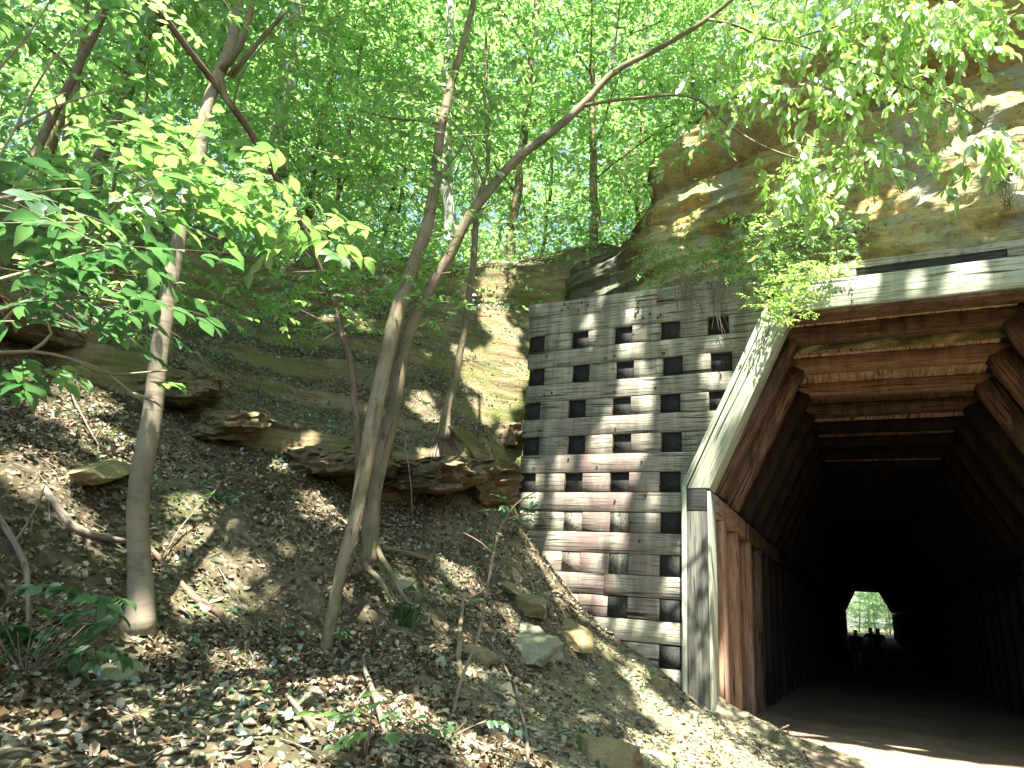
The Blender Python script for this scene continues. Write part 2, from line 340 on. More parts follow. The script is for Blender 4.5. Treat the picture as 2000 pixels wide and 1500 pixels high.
# ------------------------------------------------------------------ ground height
CT = [(100,1500,2.8),(500,1500,2.9),(1000,1500,3.4),(1300,1490,5.6),(1500,1490,7.4),(0,1200,4.5),(270,1180,4.8),(640,1240,5.3),(720,1080,6),(870,830,8),
      (0,800,6.5),(300,700,8),(600,800,8.4),(600,560,10.8),(800,560,11.5),(400,560,10.8),(100,560,9.3),(850,900,7.9),(500,900,7),(100,900,5.8),(1010,1040,9),
      (1000,900,9.0),(900,1100,6.9),(1100,1300,6.6),(300,1350,3.6),(800,1300,4.6),(500,1150,5.4),(900,790,9.3),(980,800,9.7),
      (1200,1400,6.3),(700,650,9.9),(450,700,8.8),(0,1350,3.5)]
CW = [tuple(atD(*q)) for q in CT]
CW += [(0.9,7.9,0.3),(0.9,9.5,0.3),(2.2,8,0.35),(-3.8,7.9,2.45),(-3.3,7.9,1.95),(-2.9,7.9,1.53),(-2.4,7.9,1.2),(-2.05,7.9,1.0),(-1.75,7.9,.8),(-1.45,7.9,.6),(-1.15,7.9,.46),(-.8,7.9,.36),(-.2,7.9,.3),(-3.2,8.7,2.1),(-2.4,8.7,1.3),(0.3,0,0),(0.3,3,0.05),(0.6,5.5,0.2),(1.8,4,0.2),(1.5,-3,0),(0,-8,0),(2,-8,0),
       (4,7,1.0),(4.5,3,1.2),(7,7,3.5),(7,1,3.4),(12,5,7.5),(12,-6,7),(6,-8,3),(18,0,8.5),(-2,-2,1.2),(-3,-8,2),(-6,-3,4.0),(-9,-4,6.2),(-9,0,6.0),(-12,-8,7.4),
       (-9.5,4,6.3),(-9.3,6,6.8),(-8.4,7.2,6.9),(-7.4,8.2,7.05),(-6.4,9.3,7.3),(-5.4,10.1,7.5),(-4,10.2,7.4),(-3.2,10.3,7.5),(-5.2,8.9,6.4),(-4.7,8.8,5.9),
       (-4.1,8.6,4.6),(-13,4,7.2),(-13,10,7.6),(-10,14,8),(-5,15,8.4),(-3,13,8),(-14,20,9),(-6,25,10),(-25,5,8),(-25,25,11),(-30,-20,8),(30,-20,9),(0,-40,1),(-40,60,12),(40,40,12)]
CW = np.array(CW)
def _k(r): return np.sqrt(r*r+0.04)
_d = np.linalg.norm(CW[:, None, :2]-CW[None, :, :2], axis=2)
_n = len(CW); _A = np.zeros((_n+3, _n+3)); _A[:_n, :_n] = -_k(_d)+np.eye(_n)*0.06
_A[:_n, _n] = 1; _A[:_n, _n+1:] = CW[:, :2]; _A[_n, :_n] = 1; _A[_n+1:, :_n] = CW[:, :2].T
_W = np.linalg.solve(_A, np.r_[CW[:, 2], 0, 0, 0])
def floor_z(y): return np.interp(y, [-50, 0, 5, 9.5, 30, 60, 82, 95, 400], [0, 0, 0.12, 0.3, -0.1, 0.0, 0.78, 0.9, 1.0])
def gh0(x, y):
    x = np.asarray(x, float); y = np.asarray(y, float); sh = x.shape; X = x.ravel(); Y = y.ravel(); out = np.zeros(len(X))
    for i in range(0, len(X), 20000):
        s = slice(i, i+20000)
        d = np.hypot(X[s, None]-CW[None, :, 0], Y[s, None]-CW[None, :, 1])
        out[s] = -_k(d)@_W[:_n]+_W[_n]+X[s]*_W[_n+1]+Y[s]*_W[_n+2]
    return out.reshape(sh)
SC1 = np.array([(-7.6,2.2),(-6.91,2.7),(-6.83,3.35),(-6.29,3.82),(-5.93,4.49),(-5.58,4.75),(-5.15,5.13),(-4.68,5.4),(-4.25,6.0),(-3.95,6.9),(-3.9,8.2)])
SC2 = np.array([(-8.6,2.6),(-8.75,4.13),(-8.7,5.38),(-8.6,6.1),(-8.1,6.8),(-7.55,7.4),(-7.1,8.2),(-6.5,9.0),(-5.74,9.4),(-5.0,9.6),(-4.4,9.8)])
def sdist(x, y, L):          # distance to a line, positive on the uphill side
    b = np.full(np.shape(x), 1e9); sg = np.zeros(np.shape(x))
    for p, q in zip(L[:-1], L[1:]):
        d = q-p; t = np.clip(((x-p[0])*d[0]+(y-p[1])*d[1])/(d@d), 0, 1); ex = x-p[0]-t*d[0]; ey = y-p[1]-t*d[1]; r = np.hypot(ex, ey)
        m_ = r < b; b = np.where(m_, r, b); sg = np.where(m_, np.sign(d[0]*ey-d[1]*ex), sg)
    return b*sg
def scarp(x, y, p):
    wv = fbm(p*1.6+2, 3)*.28+fbm(p*6, 2)*.06
    d = sdist(x, y, SC1)+wv; am1 = .5+.5*sstep(-.3, .3, fbm(p*.9+7, 2))
    z = am1*(.34*sstep(-.04, .05, d)*np.exp(-np.clip(d, 0, 9)/.9)-.12*np.exp(-np.abs(np.clip(d, -9, 0))/.35)*(d < 0))
    d2 = sdist(x, y, SC2)+wv*.6
    z = z-.75*np.exp(-np.clip(-d2, 0, 9)/.7)*sstep(.06, -.06, d2)*sstep(2.5, 4, y)
    return np.where((x < -3.4), z, 0)
def gh(x, y):
    x = np.asarray(x, float); y = np.asarray(y, float)
    z = np.minimum(gh0(x, y), 9+0.04*np.hypot(x, y)); 
    far = sstep(30, 90, np.hypot(x, y)); z = z*(1-far)+(9)*far
    p = np.stack([x, y, z*0], -1)
    bank = sstep(-0.2, -1.4, x)+sstep(3.0, 4.2, x)
    am = np.clip(bank, 0.15, 1)
    z = z+am*(fbm(p*0.9, 3)*0.13+fbm(p*3.2+5, 3)*0.05+fbm(p*11+9, 2)*0.018)
    nearb = (x > -10) & (x < -3.3) & (y > 1.5) & (y < 11)
    if np.any(nearb):
        zz = np.zeros(x.shape); zz[nearb] = scarp(x[nearb], y[nearb], p[nearb]); z = z+zz
    # strata shelves on the steeper upper bank
    st = sstep(2.6, 4.2, z)*sstep(-3.0, -3.8, x)*(1-sstep(6.6, 7.2, z))
    q = z/0.55+fbm(p*0.7+3, 2)*1.2; fr = q-np.floor(q); z = z+st*0.16*(sstep(0.55, 0.95, fr)-fr)
    behind = (y > 8.3) & (x <= -2.3) & (x > -3.75); z = np.where(behind, np.maximum(z, 5.1+(y-8.3)*1.0), z)
    tun = (x > -2.3) & (x < 3.6) & (y > 8.25)
    fl = floor_z(y)+0.02*fbm(p*2, 2)
    # debris heaped along the foot of the left posts
    heap = 0.2*np.exp(-((x+2.0)/0.55)**2)*np.exp(-np.clip(y-8, 0, 9)/2.5)
    z = np.where(tun, fl+heap, z)
    out = y > 82
    z = np.where(out & (np.abs(x-0.5) < 60), floor_z(y)+0.12*np.clip(np.abs(x-0.6)-3, 0, 60), z)
    return z
def gz(x, y): return float(gh(np.array([x]), np.array([y]))[0])
def hit(px, py, t0=1.5, t1=25, surf=None):      # where a line of sight meets the ground
    d = ray(px, py); t = np.linspace(t0, t1, 900); P = CAM+t[:, None]*d
    below = np.where(P[:, 2] < gh(P[:, 0], P[:, 1]))[0]
    i = below[0] if len(below) else 300
    return P[i]

def spaced(a, b, dense0, dense1, fine, coarse_n=26):
    l = dense0-(np.geomspace(1, dense0-a+1, coarse_n)-1)[1:][::-1]; r = dense1+(np.geomspace(1, b-dense1+1, coarse_n)-1)[1:]
    return np.concatenate([l, np.arange(dense0, dense1+fine/2, fine), r])
gx = spaced(-260, 260, -9.6, 0.4, 0.035); gy = spaced(-200, 320, 0.4, 10.6, 0.035, 40)
gx = np.sort(np.r_[gx, -3.751, -3.749, -2.301, -2.299, 3.599, 3.601, 2.0, 2.6, 3.0]); gy = np.sort(np.r_[gy, 8.249, 8.251, 8.299, 8.301, 14.0, 18, 22, 35, 45, 55, 65, 75, 81.9, 82.05, 86, 92])
GX, GY = np.meshgrid(gx, gy); GZ = gh(GX, GY)
dzx = np.gradient(GZ, gx, axis=1); dzy = np.gradient(GZ, gy, axis=0); slope = np.hypot(dzx, dzy)
V = np.stack([GX, GY, GZ], -1).reshape(-1, 3)
# push steep faces sideways a little so that they read as broken rock
nx, ny = len(gx), len(gy); idx = np.arange(nx*ny).reshape(ny, nx)
A = np.stack([idx[:-1, :-1], idx[:-1, 1:], idx[1:, 1:], idx[1:, :-1]], -1).reshape(-1, 4)
rock = sstep(1.25, 2.1, slope)*sstep(2.0, 2.8, GZ)
pp = np.stack([GX, GY, GZ], -1)
bare = np.clip(sstep(-2.9, -1.9, GX+0.25*fbm(pp*1.5, 2))*sstep(2.6, 4.0, GY)+0.5*sstep(0.9, 1.5, slope), 0, 1)
gme = mesh_np('hillside', V, A, True, {'rock': ('FLOAT', rock.ravel()), 'bare': ('FLOAT', bare.ravel())})
ground = tag(new_obj('hillside', gme, M['ground']), kind='structure')

# path sheet a few millimetres above the ground
px_ = np.linspace(-2.2, 3.4, 40); py_ = np.r_[np.linspace(-6, 12, 70), np.linspace(12.5, 100, 60)]
PX, PY = np.meshgrid(px_, py_)
wob = 0.25*np.sin(PY*0.7)+0.15*np.sin(PY*1.9+1)
lo = np.where(PY > 9.5, -1.45, np.interp(PY, [-6, 3, 6.5, 9.5], [-0.6, -0.2, -0.15, -0.9])); hi = np.where(PY > 7.5, 3.2, 2.6)
PXX = lo+(PX+2.2)/5.6*(hi-lo)+np.where(PY < 9, wob*0.3, 0)*(1-(PX+2.2)/5.6)
PZ = gh(PXX, PY)+0.012; ii = np.arange(PX.size).reshape(PX.shape)
A = np.stack([ii[:-1, :-1], ii[:-1, 1:], ii[1:, 1:], ii[1:, :-1]], -1).reshape(-1, 4)
tag(new_obj('path', mesh_np('path', np.stack([PXX, PY, PZ], -1).reshape(-1, 3), A, True), M['path']), kind='structure')

# ------------------------------------------------------------------ rock cliff and the hill over the tunnel
def ztop(x): return np.interp(x, [-6, -4.6, -3.9, -3.3, -2.95, -2.7, -1.9, 0, 2, 6, 14, 40], [6.6, 7.2, 7.45, 7.6, 8.3, 9.2, 10.0, 11.0, 14.0, 16.5, 18, 19])
cx = np.r_[np.arange(-5.0, 4.5, 0.045), np.geomspace(4.6, 40, 16)]
us = np.r_[np.linspace(0, 1, 150), 1+np.linspace(0.01, 1, 30)]
CX, CU = np.meshgrid(cx, us); ZT = ztop(CX); z0 = 4.9
CZ = np.where(CU <= 1, z0+(ZT-z0)*CU, ZT+(CU-1)*np.where(CX < -2.9, 2, 6))
yb = 9.0+0.23*(np.minimum(CZ, ZT)-5)+0.25*sstep(-2.6, -3.3, CX)+1.3*sstep(-3.9, -5.0, CX)
s = CZ-0.3*CX+0.25*fbm(np.stack([CX*0.6, CZ*0.5, CX*0], -1), 3)
prof = np.interp(s, [4, 5.6, 5.9, 6.6, 6.8, 7.6, 8.1, 8.3, 9.1, 9.35, 9.6, 10.6, 10.9, 12.0, 12.2, 14, 20],
                 [0.0, 0.0, -.12, -.22, 0.10, 0.18, -.05, .22, .42, .75, -.10, -.25, .25, .1, .4, .3, .3])
yb = yb+prof*0.9
pp = np.stack([CX*0.8, yb*0+3, CZ*0.9], -1)
sv = s*2.2+.5*fbm(pp*1.3+4, 2); fr_ = sv-np.floor(sv); yb = yb-.12*(sstep(0.0, .12, fr_)-fr_)*(.4+.9*sstep(-.2, .4, fbm(pp*.8+9, 2)))
sv = s*7+.8*fbm(pp*1.6+1, 2); fr_ = sv-np.floor(sv); yb = yb-.05*(sstep(0.0, .15, fr_)-fr_)*sstep(-.1, .3, fbm(pp*1.2+5, 2))
yb = yb+.05*np.abs(fbm(pp*4+3, 4))*2+0.30*fbm(pp*0.9, 4)+0.10*fbm(np.stack([CX*2, yb*0, CZ*7-CX*2], -1), 3)+0.03*fbm(pp*9, 2)
CY = yb+np.where(CU > 1, ((CU-1)**1.6)*72, 0)+np.where((CU > 0.9), sstep(0.9, 1.0, CU)*0.35, 0)
V = np.stack([CX, CY, CZ], -1).reshape(-1, 3); ii = np.arange(CX.size).reshape(CX.shape)
A = np.stack([ii[:-1, :-1], ii[:-1, 1:], ii[1:, 1:], ii[1:, :-1]], -1).reshape(-1, 4)
tag(new_obj('cliff', mesh_np('cliff', V, A, True), M['cliff']), kind='structure')
# far side of the hill, round the far tunnel mouth
mb = MB(); X0, X1 = -60, 60
for (a, b, c_, d_) in ((X0, -1.9, -1, 21), (2.95, X1, -1, 21), (-1.9, 2.95, 5.3, 21)):
    mb.add([(a, 81.6, c_), (b, 81.6, c_), (b, 81.6, d_), (a, 81.6, d_), (a, 81.0, c_), (b, 81.0, c_), (b, 81.0, d_), (a, 81.0, d_)],
           [(0, 1, 2, 3), (7, 6, 5, 4), (0, 4, 5, 1), (3, 2, 6, 7), (0, 3, 7, 4), (1, 5, 6, 2)])
tag(mb.build('hill_face', M['ledge']), kind='structure')

# ------------------------------------------------------------------ retaining wall of squared timbers
WL = -3.90; RH = 0.2415; ZW = 5.6
wall = empty('retaining_wall', (-2.8, 8.15, 0.5), 'weathered grey crib wall of stacked timbers with black tie ends, left of the tunnel mouth', 'retaining wall')
rowkind = ['A', 'B', 'H', 'S', 'H', 'S', 'H', 'S', 'H', 'S', 'H', 'S', 'H', 'S', 'H', 'S', 'H', 'S', 'H', 'S', 'S']
hx = [(-3.90, -3.65), (-3.25, -3.01), (-2.65, -2.41), (-2.04, -1.79), (-1.45, -1.20)]
def frame_left(z):           # outer edge of the portal frame at height z
    return -1.75 if z < 2.98 else -1.75+(z-2.98)/2.12
def wt(mb, x0, x1, z0, y=8.0, mat=None, r=None, inset=0.0, sh=0.0):
    t0, t1 = random.uniform(-.003, .003), random.uniform(-.003, .003)
    beam(mb, (x0, y+0.125+inset, z0+RH/2+t0), (x1, y+0.125+inset+random.uniform(0, .01), z0+RH/2+t1), 0.25, RH-random.uniform(.003, .012), (0, 0, 1), 0.0015, 0.3, r, 0.004)
for i, k in enumerate(rowkind):
    z = ZW-(i+1)*RH; xr = frame_left(z)+0.2
    if k in 'AB':
        cuts = [WL-0.02, -2.1, 0.22] if k == 'A' else [WL-0.02, -1.3, -0.75]
        if k == 'A':
            for a, b in zip(cuts, cuts[1:]): 
                q = MB(); wt(q, a, b-0.006, z, 8.0, r=random.uniform(.1, .6)); q.build('stretcher_timber', M['wood_grey'], wall)
            q = MB(); beam(q, (.22, 8.13, 5.438), (1.64, 8.13, 5.438), .25, .15, r=.2); q.build('tarred_timber', M['wood_tar'], wall)
            q = MB(); wt(q, 1.65, 5.6, z, 8.0, r=.3); q.build('stretcher_timber', M['wood_grey'], wall)
        else:
            for a, b in zip(cuts, cuts[1:]):
                q = MB(); wt(q, a, b-0.006, z, 8.003, r=random.uniform(0, .5)); q.build('stretcher_timber', M['wood_grey'], wall)
    elif k == 'S':
        q = MB(); brk = random.choice([None, -3.2, -2.7]) if i > 11 else None
        mt = M['wood_new'] if i > 16 else (M['wood_grey'])
        for a, b in ([(WL+random.uniform(-.02, .02), xr)] if brk is None else [(WL, brk-.003), (brk+.003, xr)]):
            if b > a: q = MB(); wt(q, a, b, z, 8.0+random.uniform(-.003, .003), r=random.uniform(.0, .55)); q.build('stretcher_timber', mt, wall)
    else:
        dx = random.uniform(-0.02, 0.02); prev = WL
        for j, (a, b) in enumerate(hx):
            if a > xr: break
            a += dx; b = min(b+dx, xr+.03)
            if b-a < .06: continue
            ghost = i > 11 and j < 3 and not (j == 2 and i in (12, 14, 16))
            if a-prev > 0.05: 
                q = MB(); wt(q, prev+.003, a-.003, z, 8.0+random.uniform(-.001, .006), r=random.uniform(0, .7)); q.build('spacer_block', M['wood_new'] if (i > 16) else M['wood_grey'], wall)
            q = MB(); beam(q, (0.5*(a+b), 8.0+(0.012 if i > 10 else 0.05), z+RH/2), (0.5*(a+b), 8.6, z+RH/2), b-a-.012, RH-.012, (0, 0, 1), .003, .2, None, .01)
            q.build('tie_end', (M['wood_tar'] if i < 12 or j == 3 or i == 16 else M['wood_post']) if (not ghost) else M['wood_grey'], wall); prev = b
        if prev < xr: q = MB(); wt(q, prev+.003, xr, z, 8.0, r=random.uniform(0, .6)); q.build('spacer_block', M['wood_new'] if i > 15 else M['wood_grey'], wall)
q = MB(); prism_y(q, [(WL+.05, .2), (-1.85, .2), (-1.85, 2.98), (-.95, 5.0), (-.95, 5.3), (WL+.05, 5.3)], 8.42, 8.46, (1, 0))
q.build('backing_boards', M['wood_tar'], wall)
# spike heads with washers
for k in range(46):
    i = random.choice([0, 0, 1, 1, 3, 5, 7, 9, 11, 13]); x = random.uniform(-3.8, -1.9); z = ZW-(i+.5)*RH+random.uniform(-.07, .07)
    if k > 30: break
    q = MB(); a_ = np.arange(8)/8*2*np.pi
    V = np.r_[np.c_[x+.013*np.cos(a_), np.full(8, 7.985), z+.013*np.sin(a_)], np.c_[x+.016*np.cos(a_), np.full(8, 8.01), z+.016*np.sin(a_)]]
    q.add(V, [tuple(range(8))]+[(j, (j+1) % 8, (j+1) % 8+8, j+8) for j in range(8)]); q.build('spike_head', M['nail'], wall)
# the wall right of the mouth, outside the picture
wall2 = empty('retaining_wall', (4.6, 8.15, 0.5), 'timber crib wall on the right side of the tunnel mouth', 'retaining wall')
for i in range(1, 22):
    q = MB(); z = ZW-(i+1)*RH; xl = 3.2 if z < 2.98 else 3.2-(z-2.98)/2.12; wt(q, xl-.1, 5.6, z, 8.0, r=random.random()); q.build('stretcher_timber', M['wood_grey'], wall2)

# ------------------------------------------------------------------ portal frame
por = empty('portal_frame', (0.7, 7.95, 0.3), 'pale green timber frame with slanted corners round the tunnel mouth', 'portal frame')
yo, yi = 7.86, 8.2
def fr(name, pts, d, mat, y0=yo, y1=yi, bv=0.008, r=None):
    q = MB(); prism_y(q, pts, y0, y1, d, r); return q.build(name, M[mat], por, bevel=bv)
xL, kz, xt, zt = -1.72, 2.97, -0.5, 5.0; W_ = 0.27
# inner octagon: (-1.45,*) up to knee 2.97, slant to (-0.5,5.0), over to (1.85,5.0), down to (2.9,2.97)
fr('post', [(-1.70, 0.1), (-1.475, 0.1), (-1.475, 2.70), (-1.70, 2.70)], (0, 1), 'wood_post', r=.3)
fr('post_edge_board', [(-1.472, 0.1), (-1.44, 0.1), (-1.44, 2.93), (-1.472, 2.93)], (0, 1), 'wood_pale', 7.87, 8.22, .004, .4)
fr('knee_block', [(-1.70, 2.703), (-1.475, 2.703), (-1.475, 2.955), (-1.70, 2.955)], (1, 0), 'wood_tar', 7.865, 8.19)
fr('slanted_beam', [(-1.695, 2.96), (-1.443, 2.96), (-0.5, 5.0), (-0.62, 5.28), (-.70, 5.115)], (1, 2.12), 'wood_pale', r=.15)
fr('outer_trim_board', [(-1.755, 0.1), (-1.703, 0.1), (-1.703, 2.98), (-1.755, 2.995)], (0, 1), 'wood_pale', 7.845, 8.0, .003, .0)
fr('outer_trim_board', [(-1.755, 2.998), (-1.70, 2.983), (-.70, 5.12), (-.765, 5.12)], (1, 2.12), 'wood_pale', 7.845, 8.0, .003, .0)
fr('lintel_beam', [(-0.495, 5.003), (1.88, 5.003), (1.98, 5.352), (-0.60, 5.352), (-.615, 5.28)], (1, 0), 'wood_pale', r=.0)
fr('lintel_soffit_board', [(-0.48, 4.965), (1.86, 4.965), (1.875, 5.0), (-0.495, 5.0)], (1, 0), 'wood_brown', 7.9, 8.2, .003, .6)
fr('slanted_beam', [(1.885, 5.0), (2.87, 2.96), (3.16, 2.96), (2.10, 5.352), (1.985, 5.352)], (1, -2.12), 'wood_pale', r=.15)
fr('post', [(2.90, 0.1), (3.15, 0.1), (3.15, 2.95), (2.90, 2.95)], (0, 1), 'wood_post', r=.3)
# thin pale cap board along the wall top above the frame
fr('cap_board', [(0.15, 5.518), (2.6, 5.518), (2.6, 5.602), (0.15, 5.602)], (1, 0), 'wood_grey', 7.995, 8.2, .003, .1)

# ------------------------------------------------------------------ timber tunnel lining
tun = empty('tunnel', (0.6, 8.3, 0.3), 'reddish brown timber lined tunnel with a bright green opening at its far end', 'tunnel')
PT = 1.18; NS = 62
LX0, LX1 = -1.45, 2.62          # inner faces of the posts
TX0, TX1 = -0.50, 1.66          # inner corners under the cap
def tset(k):
    y = 8.66+k*PT+(random.uniform(-.03, .03) if k else 0); yc = y+0.14; fb = 0.0
    j = lambda a=.012: random.uniform(-a, a)
    z = floor_z(yc)
    parts = []
    def one(nm, a, b, w_, h_, mat, up, r=None):
        q = MB(); beam(q, a, b, w_, h_, up, .005, .2, r, .016); parts.append((nm, q, mat))
    one('cap_beam', (TX0-.25, yc, 5.045+j()), (TX1+.25, yc, 5.045+j()), .24, .19, ['wood_brown', 'wood_red', 'wood_red', 'wood_brown'][k % 4], (0, 0, 1), [.85, .2, .3, .5][k % 4])
    # slanted rafters: inner face line from (LX0, 2.97) to (TX0, 4.95)
    for sx, (xa, xb) in ((-1, (LX0, TX0)), (1, (LX1, TX1))):
        dx, dz = xb-xa, 4.95-2.97; L = math.hypot(dx, dz); nx_, nz_ = (-dz/L, dx/L) if sx < 0 else (dz/L, -dx/L)
        o = .135
        a = (xa+nx_*o-dx/L*.0, yc+.003, 2.97+nz_*o+.03); b = (xb+nx_*o+dx/L*.02, yc+.003, 4.95+nz_*o-.0)
        one('rafter', a, b, .27, .27, 'wood_brown' if (sx < 0 and k < 2) or (sx > 0 and k < 3) else 'wood_deep_shade', (0, 1, 0), random.uniform(0, .3) if k else .8)  # rafters further in take the darkened copy, imitating lost daylight
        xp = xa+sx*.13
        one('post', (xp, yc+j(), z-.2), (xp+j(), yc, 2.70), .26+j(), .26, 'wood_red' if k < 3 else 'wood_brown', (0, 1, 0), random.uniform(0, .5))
    return parts
for k in range(NS):
    parts = tset(k)
    if k < 9:
        for nm, q, mt in parts: q.build(nm, M[mt if k < 4 else 'wood_deep_shade'], tun)  # inner frames all get the shade-darkened colour
    else:
        q = MB()
        for nm, p, mt in parts:
            off = q.n; q.V += p.V; q.g += p.g; q.r += p.r; q.n += p.n
            for kk, fl_ in p.F.items(): q.F.setdefault(kk, []).extend([[i+off for i in f] for f in fl_])
        q.build('timber_frame', M['wood_deep_shade'], tun)
for sx, xa in ((-1, LX0), (1, LX1)):                # longitudinal plates on the posts
    yy = 8.22; n = 0
    while yy < 81:
        L = 2.36*2 if n else 2.6; q = MB(); beam(q, (xa+sx*.125, yy+.003, 2.835), (xa+sx*.125, min(yy+L, 81.3), 2.835), .25, .255, (0, 0, 1), .004, .25, .15, .012)
        q.build('wall_plate', M['wood_red'] if n < 1 else (M['wood_brown'] if n < 2 else M['wood_deep_shade']), tun); yy += L+.006; n += 1  # plates turn darker step by step inward, fading light painted as colour
# lagging: planks running along the tunnel on the roof and the slopes, boards behind the posts
def lag(name, P0, P1, mat, wd, nin):
    P0 = np.array(P0); P1 = np.array(P1); L = np.linalg.norm(P1-P0); d = (P1-P0)/L; n = int(L/wd); q = MB()
    up = np.array([nin[0], 0, nin[1]])
    seams = [8.21, 9.75, 12.3, 16, 22, 30, 40, 52, 64, 81.5]
    for i in range(n):
        c_ = P0+d*(i+.5)*(L/n)
        for a, b in zip(seams, seams[1:]):
            if b > 30 and i % 2: continue
            w_ = L/n-.004 if b <= 30 else 2*L/n
            jj = random.uniform(-.006, .006); cc = c_+np.array([up[0], up[2]])*jj+(d*(L/n)/2 if b > 30 else 0)
            beam(q, (cc[0], a+random.uniform(0, .02), cc[1]), (cc[0], b, cc[1]), w_, .045, (up[0], 0, up[2]), .001, 3, None, .004)
    return q.build(name, M[mat], tun)
lag('roof_lagging', (TX0-.14, 5.165), (TX1+.14, 5.165), 'plank', .115, (0, 1))
for sx, (xa, xb) in ((-1, (LX0, TX0)), (1, (LX1, TX1))):
    dx, dz = xb-xa, 1.98; L = math.hypot(dx, dz); n_ = np.array((-dz/L, dx/L)) if sx < 0 else np.array((dz/L, -dx/L)); o = .30
    lag('slope_lagging', np.array((xa, 2.97))+n_*o-np.array((dx, dz))*.06, np.array((xb, 4.95))+n_*o+np.array((dx, dz))*.02, 'wood_deep_shade', .2, n_)  # slopes and sides wear the shade-darkened wood
    lag('side_lagging', (xa+sx*.29, -.4), (xa+sx*.29, 3.15), 'wood_deep_shade', .24, (-sx, 0))
# added hidden shell round the lagging that keeps daylight out of the tunnel
q = MB(); ring = [(-1.80, -.8), (-1.80, 3.12), (-.78, 5.33), (1.94, 5.33), (2.97, 3.12), (2.97, -.8)]; out_ = [(-1.95, -.8), (-1.95, 3.2), (-.86, 5.46), (2.02, 5.46), (3.12, 3.2), (3.12, -.8)]
V = [(x, y, z) for y in (8.22, 81.7) for rr in (ring, out_) for (x, z) in rr]
F = []
for i in range(5): F += [(i, i+1, i+13, i+12), (i+6, i+18, i+19, i+7), (i, i+6, i+7, i+1), (i+12, i+13, i+19, i+18)]
q.add(V, F); q.build('light_tight_shell', M['wood_tar'], tun)

# ------------------------------------------------------------------ sunlit spots: gaps are cut in the crowns overhead so the sun reaches these places
LIT = []
def lit_line(P, r): LIT.append((np.array(P, float), r))
for (px, py, r) in [(1236,610,.05),(1232,650,.05),(1236,690,.07),(1232,740,.08),(1225,790,.09),(1200,840,.12),(1190,880,.15),(1170,905,.15),(1215,890,.10),(1160,950,.12),(1190,960,.10),(1140,980,.12),(1095,1030,.06),(1088,1075,.09),
                    (1120,1010,.10),(1110,1110,.14),(1140,1140,.10),(1210,1060,.05),(1130,1090,.14),(1038,940,.05),(1040,970,.05),(1325,1235,.07),(1330,1275,.07),(1200,1000,.06),(1275,985,.04),(1255,760,.04),(1390,700,.06),(1395,735,.05),(1180,1170,.05),(1095,915,.04),(1100,950,.04),(1330,1310,.08),(1145,640,.03)]:
    lit_line(onY(px, py, 8.0), r)
for (px, py, r) in [(1425,755,.12),(1412,790,.10),(1440,720,.06),(1480,690,.07),(1470,660,.05),(1462,740,.05),(1450,770,.05),(1378,920,.07),(1370,890,.05),(1498,640,.04),(1690,575,.07),(1700,560,.05),(1640,590,.10),(1660,585,.10),(1790,560,.04),(1885,560,.10),(1885,540,.06),(1600,600,.07),(1360,1180,.07),(1362,1230,.07),(1365,1290,.07),(1372,1340,.08),(1343,1250,.05),(1910,545,.04),(1850,560,.03),(1655,570,.05)]:
    lit_line(onY(px, py, 7.86), r)
for (px, py, r) in [(1350,370,.12),(1345,420,.12),(1330,450,.10),(1180,520,.10),(1190,550,.10),(1900,250,.25),(1960,230,.3),(1990,420,.25),(1950,440,.15),(1780,410,.10),(1800,400,.10),(1390,250,.12),(1370,240,.12),(1860,490,.12),(1830,500,.10),(1940,390,.15),(1960,320,.15),(1700,380,.08),(1360,230,.15)]:
    lit_line(onY(px, py, 9.6), r)
GL = [(960,560,.10),(965,600,.12),(975,640,.13),(985,665,.10),(960,625,.10),(950,700,.08),(900,690,.06),(930,740,.10),(960,760,.14),(990,770,.10),(1005,720,.12),(970,790,.1),(940,800,.08),
      (165,780,.12),(200,850,.10),(230,885,.12),(130,800,.08),(210,790,.05),(150,835,.06),(60,930,.10),(85,900,.06),(100,940,.06),(375,995,.08),(385,1030,.07),(380,1095,.11),(360,1115,.10),(400,1130,.08),(410,1160,.07),(350,1180,.06),(385,1185,.07),(170,1030,.05),(200,1060,.05),
      (630,995,.06),(615,975,.05),(825,780,.05),(815,800,.05),(690,620,.06),(710,630,.05),(830,805,.09),(850,815,.07),(1000,850,.05),(985,870,.05),(1010,890,.04),(850,935,.08),(835,930,.05),(290,1265,.05),(280,1250,.04),(470,1310,.05),(475,1335,.05),(480,1355,.05),
      (270,1380,.06),(290,1400,.07),(300,1420,.06),(330,1430,.07),(350,1450,.08),(385,1475,.11),(430,1490,.11),(360,1490,.11),(320,1470,.06),(465,1380,.05),(545,1405,.06),(575,1395,.05),(560,1440,.05),(530,1435,.05),(600,1410,.05),(640,1400,.05),(700,1390,.05),(690,1340,.05),(120,1440,.06),(135,1470,.05),(250,1500,.05),(590,1345,.05),(610,1000,.05),
      (800,1405,.05),(830,1420,.05),(790,1390,.04),(680,1370,.05),(725,1380,.04),(890,1105,.07),(900,1130,.07),(885,1120,.05),(1080,1130,.07),(1095,1160,.06),(1130,1190,.06),(1065,1105,.05),(1180,1230,.05),(1130,1270,.04),(1240,1330,.06),(1270,1370,.08),(1300,1400,.1),(1350,1430,.14),(1400,1440,.12),(1450,1470,.15),(1420,1460,.12),(1280,1390,.08),
      (1500,1480,.18),(1330,1415,.09),(1250,1310,.05),(1190,1270,.05),(420,1010,.05),(530,910,.06),(520,900,.04),(60,740,.05),(120,770,.05),(1020,1480,.05),(950,1480,.06),(930,1460,.05),(1300,1480,.06),(1250,1440,.05),(20,1420,.05),(470,1290,.04),(640,620,.04),(580,900,.04),(990,1200,.04),(600,880,.04),(690,1020,.03),(730,800,.03)]
